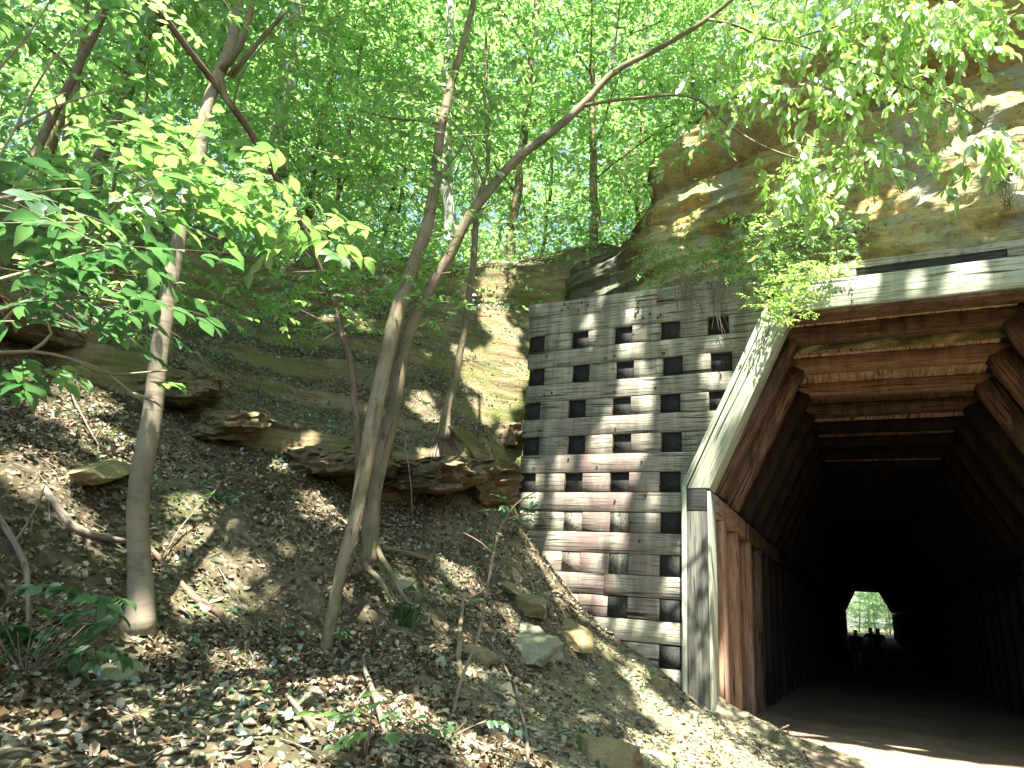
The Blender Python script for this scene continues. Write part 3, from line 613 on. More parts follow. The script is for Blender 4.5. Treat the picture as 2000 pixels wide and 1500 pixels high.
for (px, py, r) in GL: lit_line(hit(px, py), r*1.45)
for (px, py, r) in [(330,1420,.16),(380,1470,.2),(430,1495,.2),(300,1390,.12),(200,860,.2),(225,885,.16),(120,800,.15),(385,1100,.17),(400,1140,.12),(560,1420,.13),(80,930,.13),(480,1350,.1),(690,1400,.1)]: lit_line(hit(px, py), r)
for (px, py, r) in [(1120,1120,.22),(1215,880,.2),(1240,800,.16),(1160,960,.16),(1232,700,.1)]: lit_line(onY(px, py, 8.0), r)
for x, y, r in [(xx, yy, .34) for xx in np.arange(-1.2, 2.3, .5) for yy in np.arange(5.6, 9.6, .5)]+[(-.3, 8.6, .4), (.2, 8.9, .45), (.8, 8.9, .45), (1.3, 8.8, .45), (1.7, 8.6, .4), (-.7, 8.4, .4), (.5, 8.3, .5), (1.2, 8.1, .5), (-.3, 7.9, .5), (-.9, 7.9, .4), (-.8, 7.2, .35), (.3, 7.4, .5), (1.2, 7.2, .5), (.8, 6.4, .4), (-1.1, 7.4, .3), (-1.2, 8.2, .25)]:
    lit_line((x, y, gz(x, y)), r)
# the sunny boughs at the upper right
for (px, py, h, r) in [(1430,70,5.6,.25),(1500,90,5.6,.35),(1560,60,5.5,.4),(1640,50,5.5,.45),(1720,60,5.5,.45),(1800,80,5.4,.45),(1870,40,5.3,.45),(1950,30,5.3,.4),(1650,150,5.5,.4),(1780,0,5.4,.4),(1600,0,5.4,.4),(1920,120,5.3,.35),(1750,180,5.4,.35),(1850,200,5.3,.3),(1600,320,5.6,.28),(1560,290,5.6,.22),(1680,300,5.5,.25),(1560,420,8.1,.3),(1600,470,8.2,.25),(1540,590,7.7,.3),(1580,560,7.7,.3),(1500,470,8.2,.2),(1640,450,8.3,.25),(1650,440,7.8,.18),(1930,270,5.3,.2),(1770,270,5.4,.25),(1480,170,5.7,.2),(1560,140,5.6,.3)]:
    lit_line(atH(px, py, h), r)
# large leaves at the left and the pale trunk
for (px, py, h, r) in [(360,290,2.6,.12),(440,310,2.7,.12),(500,380,2.8,.12),(280,360,2.6,.10),(380,390,2.7,.10),(560,390,2.8,.10),(345,500,4.2,.07),(350,450,4.2,.06),(335,560,4.2,.06),(400,220,4.2,.06),(450,95,4.2,.06),(200,420,2.5,.07),(120,560,2.3,.05),(240,610,2.3,.05),(400,260,4.2,.05),(650,310,5,.1),(880,650,6.7,.04),(915,580,6.9,.05)]:
    lit_line(atH(px, py, h), r)
LP = np.array([a for a, r in LIT]); LR = np.array([r for a, r in LIT])*1.2
LPq = LP-(LP@SUN)[:, None]*SUN
def clear(P, margin=0.075, jit=0.25):
    """False for points that would stand between the sun and a sunny spot"""
    P = np.asarray(P); keep = np.ones(len(P), bool)
    Pq = P-(P@SUN)[:, None]*SUN; Ps = P@SUN; Ls = LP@SUN
    for i in range(0, len(P), 4000):
        s_ = slice(i, i+4000); d = np.linalg.norm(Pq[s_, None, :]-LPq[None], axis=2)
        keep[s_] = ~np.any((d < (LR+margin)[None]) & (Ps[s_, None] > Ls[None]+0.25), axis=1)
    return keep

# ------------------------------------------------------------------ leaves
T_KITE = (np.array([(0, 0, 0), (.42, .27, .05), (1, 0, -.10), (.42, -.27, .05)]), np.array([(0, 2, 1), (0, 3, 2)]))
T_OVAL = (np.array([(0, 0, 0), (.28, 0, -.01), (.55, 0, -.03), (.8, 0, -.08), (1, 0, -.16), (.2, .17, .03), (.45, .25, .05), (.72, .18, .01), (.2, -.17, .03), (.45, -.25, .05), (.72, -.18, .01)]),
          np.array([(0, 1, 5, 5), (1, 2, 6, 5), (2, 3, 7, 6), (3, 4, 7, 7), (0, 8, 8, 1), (1, 8, 9, 2), (2, 9, 10, 3), (3, 10, 10, 4)]))
T_SMALL = (np.array([(0, 0, 0), (.5, 0, -.03), (1, 0, -.12), (.25, .19, .03), (.65, .2, .02), (.25, -.19, .03), (.65, -.2, .02)]),
           np.array([(0, 1, 3), (1, 4, 3), (1, 2, 4), (0, 5, 1), (1, 5, 6), (1, 6, 2)]))
def leaf_mesh(name, P, D, U, S, tmpl, wid=1.0, rnd=None):
    """P base, D direction, U leaf normal hint, S length"""
    T, F = tmpl; n = len(P); k = len(T)
    D = D/np.linalg.norm(D, axis=1)[:, None]; Sx = np.cross(U, D); Sx /= np.linalg.norm(Sx, axis=1)[:, None]+1e-9; Nn = np.cross(D, Sx)
    w_ = wid*(0.85+0.3*RNG.random(n)); curl = 0.4+1.5*RNG.random(n)
    V = P[:, None, :]+S[:, None, None]*(T[None, :, 0, None]*D[:, None, :]+T[None, :, 1, None]*(w_[:, None, None]*Sx[:, None, :])+T[None, :, 2, None]*(curl[:, None, None]*Nn[:, None, :]))
    r = RNG.random(n) if rnd is None else rnd
    off = (np.arange(n)*k)[:, None, None]
    if F.shape[1] == 4:
        tri = np.array([[a for i, a in enumerate(f) if a not in f[:i]] for f in F.tolist() if len(set(f)) == 3]); qd = np.array([f for f in F.tolist() if len(set(f)) == 4])
        FF = [(tri[None]+off).reshape(-1, 3), (qd[None]+off).reshape(-1, 4)]
    else: FF = [(F[None]+off).reshape(-1, 3)]
    return mesh_np(name, V.reshape(-1, 3), FF, False, {'rnd': ('FLOAT', np.repeat(r, k))})
def rdir(n, up=0.0, spread=1.0):
    v = RNG.normal(size=(n, 3)); v[:, 2] = v[:, 2]*spread+up; return v/np.linalg.norm(v, axis=1)[:, None]
def sprays(cent, nleaf, length, size, flat=0.35, droop=0.12, hd=None, sz_var=.3):
    """flat leafy twigs starting at each centre; returns leaf arrays and the twig axes"""
    n = len(cent); a = RNG.random(n)*2*np.pi
    d = np.c_[np.cos(a), np.sin(a), RNG.normal(0, .25, n)-droop]
    if hd is not None: d = d*.55+hd
    d /= np.linalg.norm(d, axis=1)[:, None]; L = length*(.6+.8*RNG.random(n))
    nrm = np.c_[RNG.normal(0, flat, (n, 2)), np.ones(n)]; nrm -= (nrm*d).sum(1)[:, None]*d; nrm /= np.linalg.norm(nrm, axis=1)[:, None]
    side = np.cross(nrm, d)
    t = (np.arange(nleaf)+.5)/nleaf; sg = np.where(np.arange(nleaf) % 2, 1.0, -1.0)
    tt = t[None]+RNG.normal(0, .05, (n, nleaf))
    sag = -0.25*(tt**2)*L[:, None]*droop*3
    P = cent[:, None]+d[:, None]*(tt*L[:, None])[..., None]; P[..., 2] += sag
    ang = (.9-.5*t)[None]+RNG.normal(0, .25, (n, nleaf))
    D = np.cos(ang)[..., None]*d[:, None]+(np.sin(ang)*sg[None])[..., None]*side[:, None]; D[..., 2] -= droop+.2*RNG.random((n, nleaf))
    U = nrm[:, None]+RNG.normal(0, flat*1.1, (n, nleaf, 3)); S = size*(1-sz_var+2*sz_var*RNG.random((n, nleaf)))*(1.05-.35*np.abs(t-.45))[None]
    return P.reshape(-1, 3), D.reshape(-1, 3), U.reshape(-1, 3), S.ravel(), (cent, d, L)
def twig_mesh(mb, axes, r=.0035, keep=None, frac=1.0):
    c0, d, L = axes
    for i in range(len(c0)):
        if keep is not None and not keep[i]: continue
        if random.random() > frac: continue
        e = c0[i]+d[i]*L[i]; mid = (c0[i]+e)/2; mid[2] += .02*L[i]; e[2] -= .04*L[i]
        tube(mb, [c0[i], mid, e], [r, r*.8, r*.4], 4, L[i]/3)
def twigs_np(name, axes, r, mat, parent, keep=None):
    # thin axes of the leafy twigs, added to the same mesh as their leaves
    c0, d, L = axes; n = len(c0); a = np.cross(d, [0, 0, 1.0]); a /= np.linalg.norm(a, axis=1)[:, None]+1e-9; b = np.cross(d, a); V = []
    for t, rr in ((0, r), (1, r*.35)):
        for q_ in range(3):
            an = q_*2.094; V.append(c0+d*(L*t)[:, None]+(a*math.cos(an)+b*math.sin(an))*rr)
    V = np.stack(V, 1).reshape(-1, 3)-np.array(parent.location); off = (np.arange(n)*6)[:, None, None]
    F = (np.array([(0, 1, 4, 3), (1, 2, 5, 4), (2, 0, 3, 5)])[None]+off).reshape(-1, 4)
    lo_ = LASTLEAF[0]; me = lo_.data; nv, npoly = len(me.vertices), len(me.polygons)
    ov = np.zeros(nv*3, np.float32); me.vertices.foreach_get('co', ov); rn = np.zeros(nv, np.float32); me.attributes['rnd'].data.foreach_get('value', rn)
    lv = np.zeros(len(me.loops), np.int32); me.loops.foreach_get('vertex_index', lv); lt = np.zeros(npoly, np.int32); me.polygons.foreach_get('loop_total', lt)
    t3 = []; i = 0; F3 = []; F4 = []
    st_ = np.cumsum(np.r_[0, lt[:-1]])
    F3 = lv[(st_[lt == 3][:, None]+np.arange(3))] if (lt == 3).any() else np.zeros((0, 3), int); F4 = lv[(st_[lt == 4][:, None]+np.arange(4))] if (lt == 4).any() else np.zeros((0, 4), int)
    W_ = np.r_[ov.reshape(-1, 3), V]; fs = [F3, F4, F+nv]
    m2 = mesh_np('leaves', W_, fs, False, {'rnd': ('FLOAT', np.r_[rn, np.zeros(len(V))]), 'gc': ('FLOAT_VECTOR', W_)})
    for m_ in me.materials: m2.materials.append(m_)
    m2.materials.append(mat); mi = np.zeros(len(m2.polygons), np.int32); mi[len(F3)+len(F4):] = 1; m2.polygons.foreach_set('material_index', mi)
    lo_.data = m2; bpy.data.meshes.remove(me); return lo_
LASTLEAF = [None]
def add_leaves(name, root, P, D, U, S, mat, tmpl=T_KITE, chk=True, wid=1.0):
    if chk:
        k = clear(P+D*S[:, None]*.5/np.linalg.norm(D, axis=1)[:, None]); P, D, U, S = P[k], D[k], U[k], S[k]
    me = leaf_mesh(name, P-np.array(root.location), D, U, S, tmpl, wid)
    LASTLEAF[0] = new_obj(name, me, mat, root); return LASTLEAF[0]

# ------------------------------------------------------------------ forest trees (prototypes copied beyond the bank)
def forest_tree(H, R, seed, ncl, barkm, low=.22, leafn=11, lsize=.15, tr=.14):
    rr = np.random.default_rng(seed); tm = MB(); bm_ = MB()
    top = np.array([rr.normal(0, .4), rr.normal(0, .4), H]); mid = np.array([rr.normal(0, .25), rr.normal(0, .25), H*.5])
    tube(tm, [(0, 0, -.4), (0, 0, .2), mid, top], [tr*1.35, tr, tr*.7, tr*.2], 9, .5, .08)
    cents = []
    nb = 20
    for i in range(nb):
        h = H*(low+(.97-low)*(i+rr.random())/nb); t = (h/H); c0 = np.array([0, 0, 0])*(1-t)+mid*2*min(t, .5)*(1 if t < .5 else 0)+(mid+(top-mid)*(t-.5)*2)*(t >= .5)
        c0 = np.array([np.interp(h, [0, H*.5, H], [0, mid[0], top[0]]), np.interp(h, [0, H*.5, H], [0, mid[1], top[1]]), h])
        a = rr.random()*6.28; rad = R*(0.45+.75*math.sin(math.pi*min(1, (t-low)/(1-low)*.8+.2)))*(.7+.5*rr.random())
        e = c0+np.array([math.cos(a)*rad, math.sin(a)*rad, rad*(.15+.35*rr.random())]); m_ = (c0+e)/2+np.array([0, 0, .12*rad])
        tube(bm_, [c0, m_, e], [tr*.3*(1-t*.5), tr*.18, .012], 5, .5, .1)
        k = int(ncl/nb); u = rr.random(k)**.6
        q_ = np.where(u[:, None] < .5, c0+(m_-c0)*u[:, None]*2, m_+(e-m_)*(u[:, None]*2-1))
        q_ = q_+rr.normal(0, 1, (k, 3))*np.array([.55, .55, .22])*(R/2.5); cents.append(q_)
    cents = np.concatenate(cents); P, D, U, S, ax = sprays(cents, leafn, .75, lsize, .4, .1)
    return tm, bm_, (P, D, U, S), ax
def proto(name_seed, *a, **k):
    tm, bm_, lv, ax = forest_tree(*a, **k)
    tme = mesh_np('trunk', np.concatenate(tm.V), [np.array(v) for v in tm.F.values()], True, {'gc': ('FLOAT_VECTOR', np.concatenate(tm.g)), 'rnd': ('FLOAT', np.concatenate(tm.r))})
    bme = mesh_np('branches', np.concatenate(bm_.V), [np.array(v) for v in bm_.F.values()], True, {'gc': ('FLOAT_VECTOR', np.concatenate(bm_.g)), 'rnd': ('FLOAT', np.concatenate(bm_.r))})
    lme = leaf_mesh('crown', *lv, T_KITE)
    return tme, bme, lme
PR = [proto(1, 17, 3.0, 21, 1100, None, .12, tr=.13), proto(2, 14, 2.6, 22, 900, None, .10, tr=.10), proto(3, 20, 3.4, 23, 1200, None, .2, tr=.2), proto(4, 9, 2.0, 24, 620, None, .08, tr=.05, lsize=.13)]
for q_ in PR:
    q_[0].materials.append(M['bark_rough']); q_[1].materials.append(M['bark_rough']); q_[2].materials.append(M['leaf_far'])
def place_tree(loc, kind, rz, sc, label, group=None, bark=None, cat='tree'):
    r = empty('forest_tree', loc, label, cat, group); r.rotation_euler = (0, 0, rz); r.scale = (sc, sc, sc)
    for nm, me in zip(('trunk', 'branches', 'crown'), PR[kind]):
        new_obj(nm, me, None, r)
        if bark and nm != 'crown':
            o = bpy.data.objects[-1] if False else r.children[-1]
    return r
GRP = 'forest trees beyond the top of the bank'
trs = []
rr = np.random.default_rng(5)
for ring_h, n, k_, x0, x1 in ((12.5, 7, (3, 1, 3), -100, 1250), (16, 7, (3, 1, 0), -200, 1350), (21, 8, (1, 0, 2), -150, 1500), (28, 8, (0, 2, 2), -100, 1500), (37, 9, (2, 0, 2), 0, 1600)):
    for i in range(n):
        px = x0+(x1-x0)*(i+rr.random()*.8)/n; h = ring_h*(.9+.25*rr.random()); P = atH(px, 500, h)
        if P[0] > -3.2 and P[1] < 16: continue
        trs.append((P[0], P[1], k_[int(rr.random()*3)], ring_h))
for i, (x, y, k, rg) in enumerate(trs):
    z = gz(x, y)-.1
    if x > -3.5 and y > 9.5: z = max(z, 9.0+.1*(y-10))
    lb = {12.5: 'slim bright green tree rooted along the edge of the bank', 16: 'leafy green tree standing just behind the bank edge', 21: 'tall green tree in the middle of the wood above the bank', 28: 'tall tree deep in the wood behind the bank', 37: 'far tree at the back of the wood above the bank'}[rg]
    place_tree((x, y, z), k, rr.random()*6.28, .85+.3*rr.random(), lb, GRP+{12.5: ', front row', 16: ', second row', 21: ', middle', 28: ', deep', 37: ', back'}[rg])
for x, y, k, lb in [(-2.4, 12.6, 3, 'small tree at the left end of the cliff top'), (-1.0, 12.8, 1, 'leafy tree on the cliff top in the middle'), (.6, 13.5, 3, 'small tree on the cliff top above the tunnel'), (2.4, 15.5, 1, 'leafy tree on the cliff top at the right'), (-2.0, 17.5, 0, 'tall tree behind the cliff top')]:
    place_tree((x, y, float(ztop(x))+.3), k, x*3, .9, lb)
# trees beyond the far mouth of the tunnel
for i, (x, y, k, sc) in enumerate([(-2.5, 93, 3, .9), (1.2, 96, 1, 1), (4.4, 94, 3, 1), (-.5, 101, 0, .9), (3, 104, 0, 1), (-5, 100, 1, 1), (7, 101, 1, 1), (.8, 112, 2, 1), (-4, 115, 2, 1), (6, 114, 2, 1.)]):
    place_tree((x, y, gz(x, y)-.3), k, i*1.3, sc, 'sunlit green tree seen through the far mouth of the tunnel', 'trees beyond the far tunnel mouth')
for i, (x, y) in enumerate([(-1.6, 87), (.4, 88), (2.2, 87.5), (4.0, 88), (1.2, 90), (.2, 92.5), (1.4, 94), (2.6, 90.5), (4.0, 92), (-.6, 95), (3.2, 96)]):
    place_tree((x, y, gz(x, y)-.5), 3, i*2.1, .6, 'sunlit bush seen through the far mouth of the tunnel', 'bushes beyond the far tunnel mouth', cat='bush')

# ------------------------------------------------------------------ unseen trees placed over the cut to shade it, crowns holed for sun patches
def shade_tree(loc, pts, cl_region, nsp, label, rad):
    root = empty('unseen_shade_tree', loc, label, 'tree'); tm = MB(); bm_ = MB(); P = np.array(pts)
    tube(tm, P, np.linspace(rad, rad*.25, len(P)), 10, .4, .1); tm.build('trunk', M['bark_rough'], root, True)
    (xa, xb, ya, yb_, za, zb) = cl_region; rr = np.random.default_rng(int(abs(loc[0]*7+loc[1]*13)))
    c_ = np.c_[rr.uniform(xa, xb, nsp), rr.uniform(ya, yb_, nsp), rr.uniform(za, zb, nsp)]
    u = (c_[:, 0]-(xa+xb)/2)/(xb-xa)*2; v = (c_[:, 1]-(ya+yb_)/2)/(yb_-ya)*2
    c_ = c_[(u*u+v*v < 1.25)]
    for k in range(9):
        e = c_[rr.integers(len(c_))]; s_ = P[-2]*.5+P[-1]*.5 if k % 2 else P[-1]; tube(bm_, [s_, (s_+e)/2+[0, 0, .5], e], [rad*.3, rad*.15, .015], 5, .4, .1)
    bm_.build('branches', M['bark_rough'], root, True)
    lp, D, U, S, ax = sprays(c_, 12, .85, .2, .35, .1)
    add_leaves('crown', root, lp, D, U, S, M['leaf_mid'], T_KITE, True, 1.4); return root
shade_tree((6.5, -1.5, gz(6.5, -1.5)), [(6.5, -1.5, gz(6.5, -1.5)-.4), (6.2, -1.6, 7), (5, -1.6, 11), (3.5, -1.4, 13)], (-1, 8, -6, 4, 10.5, 14), 2700, 'large unseen shade tree leaning over the path from the right bank', .2)
shade_tree((-9.5, -3, gz(-9.5, -3)), [(-9.5, -3, gz(-9.5, -3)-.4), (-9.2, -3, 10), (-8, -2.6, 13), (-6.5, -2.5, 14.5)], (-11, -1, -7, 3.5, 11, 15), 3500, 'large unseen shade tree leaning over the path from the left bank', .2)
shade_tree((-11.5, 3, gz(-11.5, 3)), [(-11.5, 3, gz(-11.5, 3)-.4), (-11, 3, 11), (-9.5, 3, 14), (-7.5, 3, 15.5)], (-10.5, -3, -1, 6, 12.5, 15), 2000, 'tall unseen shade tree leaning out over the upper left bank', .18)
shade_tree((7.5, 5, gz(7.5, 5)), [(7.5, 5, gz(7.5, 5)-.4), (7.3, 5, 9), (6, 4.7, 13), (4, 4.5, 15)], (-3.5, 8, 1.5, 9.5, 12.8, 16), 3400, 'tall unseen shade tree leaning out over the tunnel mouth from the right', .18)

# ------------------------------------------------------------------ trunks seen one by one
def px_trunk(name, label, pts, mat, sides=14, wob=.0, cat='tree', rough=.06):
    """pts (px,py,h,diameter px)"""
    W = []; Rr = []
    for (px, py, h, dpx) in pts:
        p = atH(px, py, h); W.append(p); dep = (p-CAM)@RM[:, 2]; Rr.append(.86*dpx/2*dep/FPX)
    W[0][2] -= .12
    root = empty(name, tuple(W[0]), label, cat); mb = MB(); tube(mb, W, Rr, sides, .1, wob, rough); mb.build('trunk', mat, root, True)
    return root, np.array(W), Rr
t1, W1, R1 = px_trunk('tree', 'smooth brown leaning trunk with pale sunny upper part, left on the leaf litter', [(277,1196,4.62,86),(275,1166,4.62,58),(270,1060,4.62,48),(270,975,4.62,47),(280,900,4.6,46),(297,815,4.6,43),(308,710,4.6,40),(322,622,4.6,38),(336,535,4.6,35),(346,490,4.6,32),(354,437,4.62,30),(371,367,4.65,29),(392,297,4.7,27),(399,227,4.75,26),(425,150,4.8,26),(451,87,4.9,24),(465,17,5,22),(480,-80,5.1,20),(500,-250,5.2,16)], M['bark_smooth'])
mb = MB(); 
for a, b, c_ in (((430,140,4.8),(470,90,4.6),(500,-20,4.4)), ((450,150,4.8),(490,100,4.7),(560,20,4.6)), ((430,150,4.8),(440,190,4.7),(455,215,4.7))):
    mb = MB(); tube(mb, [atH(*a), atH(*b), atH(*c_)], [.03, .022, .015], 6); mb.build('branch', M['bark_rough'], t1, True)
mb = MB(); tube(mb, [atH(337,556,4.6), atH(352,553,4.45), atH(362,555,4.4)], [.012, .009, .004], 5); mb.build('broken_stub', M['dead'], t1, True)
c_ = np.array([atH(random.uniform(250, 620), random.uniform(-260, 60), random.uniform(4.2, 5.6)) for _ in range(80)])
P, D, U, S, ax = sprays(c_, 11, .45, .095, .35); add_leaves('crown', t1, P, D, U, S, M['leaf_mid'], T_SMALL); twigs_np('twigs', ax, .004, M['twig'], t1)

t2, W2, R2 = px_trunk('tree', 'slanting rough trunk forking low, its right stem reaching over to the tunnel top', [(640,1246,5.0,34),(642,1237,5.0,27),(655,1170,5.05,27),(670,1097,5.1,28),(690,1030,5.2,30),(705,960,5.25,34),(730,815,5.3,36),(768,640,5.4,35),(800,540,5.45,32),(817,490,5.5,30),(835,440,5.5,28),(850,350,5.6,25),(860,260,5.7,22),(880,170,5.8,18),(900,100,5.9,15),(925,0,6,12),(940,-120,6,9)], M['bark_rough'])
mb = MB()
def pxs(mb, pts, sides=10, wob=0, step=.1):
    W = [atH(a, b, h) for a, b, h, d in pts]; Rr = [.84*d/2*((p-CAM)@RM[:, 2])/FPX for p, (_, _, _, d) in zip(W, pts)]; tube(mb, W, Rr, sides, step, wob); return W
pxs(mb, [(722,1100,5.6,52),(722,1060,5.6,44),(728,975,5.6,40),(745,890,5.6,38),(765,815,5.6,36),(785,700,5.6,34),(810,620,5.6,28),(845,555,5.6,27),(876,505,5.55,26),(912,430,5.5,25),(950,378,5.5,24),(1010,310,5.5,21),(1075,260,5.5,20),(1138,205,5.5,18),(1200,140,5.5,15),(1280,98,5.5,12),(1370,45,5.5,11),(1435,-5,5.5,9),(1520,-70,5.5,6)])
mb.build('right_stem', M['bark_rough'], t2, True)['label'] = 'reddish brown stem crossing to the upper right'
mb = MB()
pxs(mb, [(706,985,5.5,20),(700,935,5.5,17),(700,880,5.5,16),(691,762,5.5,16),(684,700,5.5,15),(670,657,5.5,15),(652,587,5.5,15),(628,535,5.4,15),(607,480,5.3,14),(577,410,5.2,15),(550,365,5.1,15),(525,322,5,15),(490,260,4.9,15),(455,210,4.8,16),(410,150,4.7,15),(371,101,4.6,15),(330,45,4.5,15),(280,-5,4.4,14),(200,-90,4.3,10)], 9)
mb.build('left_stem', M['bark_red'], t2, True)['label'] = 'thin reddish stem arching to the upper left'
mb = MB()
for pts in ([(1138,207,5.5,9),(1200,196,5.4,8),(1260,190,5.4,7),(1320,185,5.4,7),(1365,195,5.4,7),(1400,225,5.4,7),(1445,260,5.4,6),(1500,290,5.4,5),(1560,310,5.4,4),(1640,330,5.4,3)],
            [(1385,38,5.5,7),(1440,50,5.4,7),(1480,68,5.4,6),(1530,80,5.4,6),(1600,60,5.35,5),(1680,40,5.3,4)],
            [(1530,80,5.4,5),(1600,100,5.4,5),(1680,130,5.35,5),(1760,165,5.3,5),(1830,190,5.3,5),(1880,210,5.3,4),(1925,245,5.3,3)],
            [(1700,10,5.4,6),(1780,-5,5.4,5),(1870,10,5.3,4),(1950,40,5.3,3)],
            [(1195,135,5.5,5),(1205,60,5.5,4),(1215,-40,5.5,3)],[(950,378,5.5,6),(930,320,5.6,5),(895,250,5.6,4),(860,225,5.7,3),(800,205,5.8,2)],
            [(960,372,5.5,5),(948,250,5.6,4),(950,150,5.7,3),(960,60,5.7,2)],[(925,415,5.5,4),(980,390,5.4,3),(1040,350,5.4,2)],
            [(850,352,5.6,6),(890,305,5.6,5),(905,280,5.6,4)],[(862,242,5.7,7),(840,238,5.7,5),(760,230,5.7,4),(700,215,5.7,3)],
            [(455,210,4.8,5),(470,150,4.7,4),(520,80,4.6,3),(590,20,4.5,2)],[(607,480,5.3,4),(660,500,5.4,3),(740,530,5.5,3),(800,560,5.6,2)]):
    mb = MB(); pxs(mb, pts, 6); mb.build('branch', M['bark_rough'], t2, True)
# leaves of this tree: shaded middle part
c_ = []
for _ in range(430):
    px = random.gauss(800, 250); py = random.gauss(190, 170); 
    if py > 470 or px > 1400 or px < 250: continue
    c_.append(atH(px, py, random.uniform(4.8, 7.2)))
for _ in range(60): c_.append(atH(random.uniform(620, 900), random.uniform(480, 640), random.uniform(5.2, 5.9)))
P, D, U, S, ax = sprays(np.array(c_), 11, .42, .075, .35); add_leaves('crown', t2, P, D, U, S, M['leaf_mid'], T_SMALL); twigs_np('twigs', ax, .0035, M['twig'], t2)
# sunny boughs at the upper right, in the brightened leaf colour
c_ = []
for (px, py, h, n, sx, sy) in [(1480,50,5.5,9,60,40),(1600,30,5.4,14,70,45),(1700,40,5.4,15,80,50),(1800,40,5.3,14,80,50),(1890,30,5.3,9,60,40),(1640,120,5.4,9,60,35),(1740,150,5.3,8,60,35),(1850,180,5.3,5,50,30),(1480,150,5.4,6,40,40),(1600,190,5.4,8,50,30),(1430,130,5.5,5,40,50),(1590,310,5.4,7,45,35),(1680,290,5.4,5,50,30),(1770,270,5.3,2,50,30),(1560,360,5.4,5,40,30),(1920,270,5.3,4,25,25),(1880,0,5.2,12,70,40),(1700,-20,5.4,12,100,30),(1390,230,5.5,3,30,30)]:
    for _ in range(int(n*2.3)): c_.append(atH(random.gauss(px, sx*.65), random.gauss(py, sy*.65), h+random.uniform(-.35, .25)))
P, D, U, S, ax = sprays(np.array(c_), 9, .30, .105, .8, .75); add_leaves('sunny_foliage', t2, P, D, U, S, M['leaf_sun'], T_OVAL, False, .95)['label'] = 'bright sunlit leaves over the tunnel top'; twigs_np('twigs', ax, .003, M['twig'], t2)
# exposed roots of the forked tree
mb = MB()
for pts in ([(735,1065,5.6,16),(745,1090,5.5,14),(765,1120,5.35,14),(780,1150,5.2,12),(795,1175,5.1,9),(810,1180,5.1,5)], [(712,1085,5.6,18),(718,1110,5.5,15),(745,1135,5.35,12),(760,1165,5.2,9),(765,1190,5.2,4)], [(700,1050,5.6,14),(690,1075,5.45,10),(700,1100,5.4,6)]): pxs(mb, pts, 8, .01, .06)
mb.build('roots', M['bark_rough'], t2, True)

sap, WS, RS = px_trunk('tree', 'thin grey sapling with bare roots gripping the sandy slope beside the rock face', [(868,838,7.2,34),(872,800,7.2,22),(885,755,7.2,19),(898,690,7.2,17),(910,630,7.2,17),(918,570,7.2,16),(926,500,7.2,15),(930,430,7.2,14),(940,380,7.2,12),(955,300,7.2,10),(948,200,7.2,8),(950,60,7.2,5)], M['bark_rough'], 9, .01)
mb = MB()
for k in range(13):
    x = 868; a = random.uniform(-50, 95); L = random.uniform(.5, 1)
    p0 = (868+random.uniform(-8, 8), 832, 7.15)
    q1 = hit(868+a*.35, 850+14*L); q2 = hit(868+a*.75, 875+30*L); q3 = hit(868+a*1.0, 900+50*L)
    tube(mb, [atH(*p0), q1+[0.03, -.04, .03], q2+[.02, -.03, .015], q3], [.02, .015, .009, .004], 5, .06, .02)
mb.build('roots', M['dead'], sap, True)
c_ = np.array([atH(random.gauss(940, 60), random.uniform(-60, 330), random.uniform(6.6, 8)) for _ in range(120)])
P, D, U, S, ax = sprays(c_, 10, .45, .085, .35); add_leaves('crown', sap, P, D, U, S, M['leaf_mid'], T_SMALL)

others = [('tall grey trunk high in the wood behind the arching red stem', [(545,330,13.5,48),(548,260,13.5,46),(558,180,13.5,44),(570,90,13.5,42),(585,-40,13.5,40),(600,-300,13.5,30)], 'bark_grey', 12.8),
          ('pale grey twin trunk rising from the bank top in the middle', [(880,470,11.8,30),(878,420,11.8,28),(872,340,11.8,28),(870,260,11.8,26),(876,150,11.8,22),(880,-50,11.8,18)], 'bark_grey', 0),
          ('thin whitish trunk at the bank top right of the middle', [(925,455,12.4,15),(928,400,12.4,14),(930,350,12.4,13),(925,260,12.4,11),(920,100,12.4,9)], 'bark_grey', 0),
          ('reddish leaning trunk at the far left edge of the bank', [(-10,560,6.2,30),(5,480,6.3,26),(30,390,6.4,24),(60,310,6.5,22),(85,260,6.6,20),(120,190,6.7,19),(150,140,6.8,17),(175,90,6.9,15),(215,0,7.1,12),(260,-120,7.3,8)], 'bark_red', 0),
          ('mottled darker trunk second from the left at the bank top', [(98,470,8.6,20),(110,400,8.6,18),(118,330,8.7,18),(130,270,8.8,16),(145,190,8.9,15),(160,90,9,13),(180,-60,9.2,9)], 'bark_rough', 0),
          ('slender dark curved sapling left of the sunny trunk', [(215,470,9.3,7),(225,350,9.3,7),(245,290,9.3,6),(252,255,9.3,6),(285,190,9.3,5),(288,60,9.3,4)], 'bark_rough', 0)]
for lb, pts, mt, _h in others:
    r_, W_2, _ = px_trunk('tree', lb, pts, M[mt], 11, .03)
    top = W_2[-1]; c_ = top+RNG.normal(0, 1, (110, 3))*np.array([1.1, 1.1, 1.3])+np.array([0, 0, -.3])
    P, D, U, S, ax = sprays(c_, 10, .6, .12, .4); add_leaves('crown', r_, P, D, U, S, M['leaf_far'])

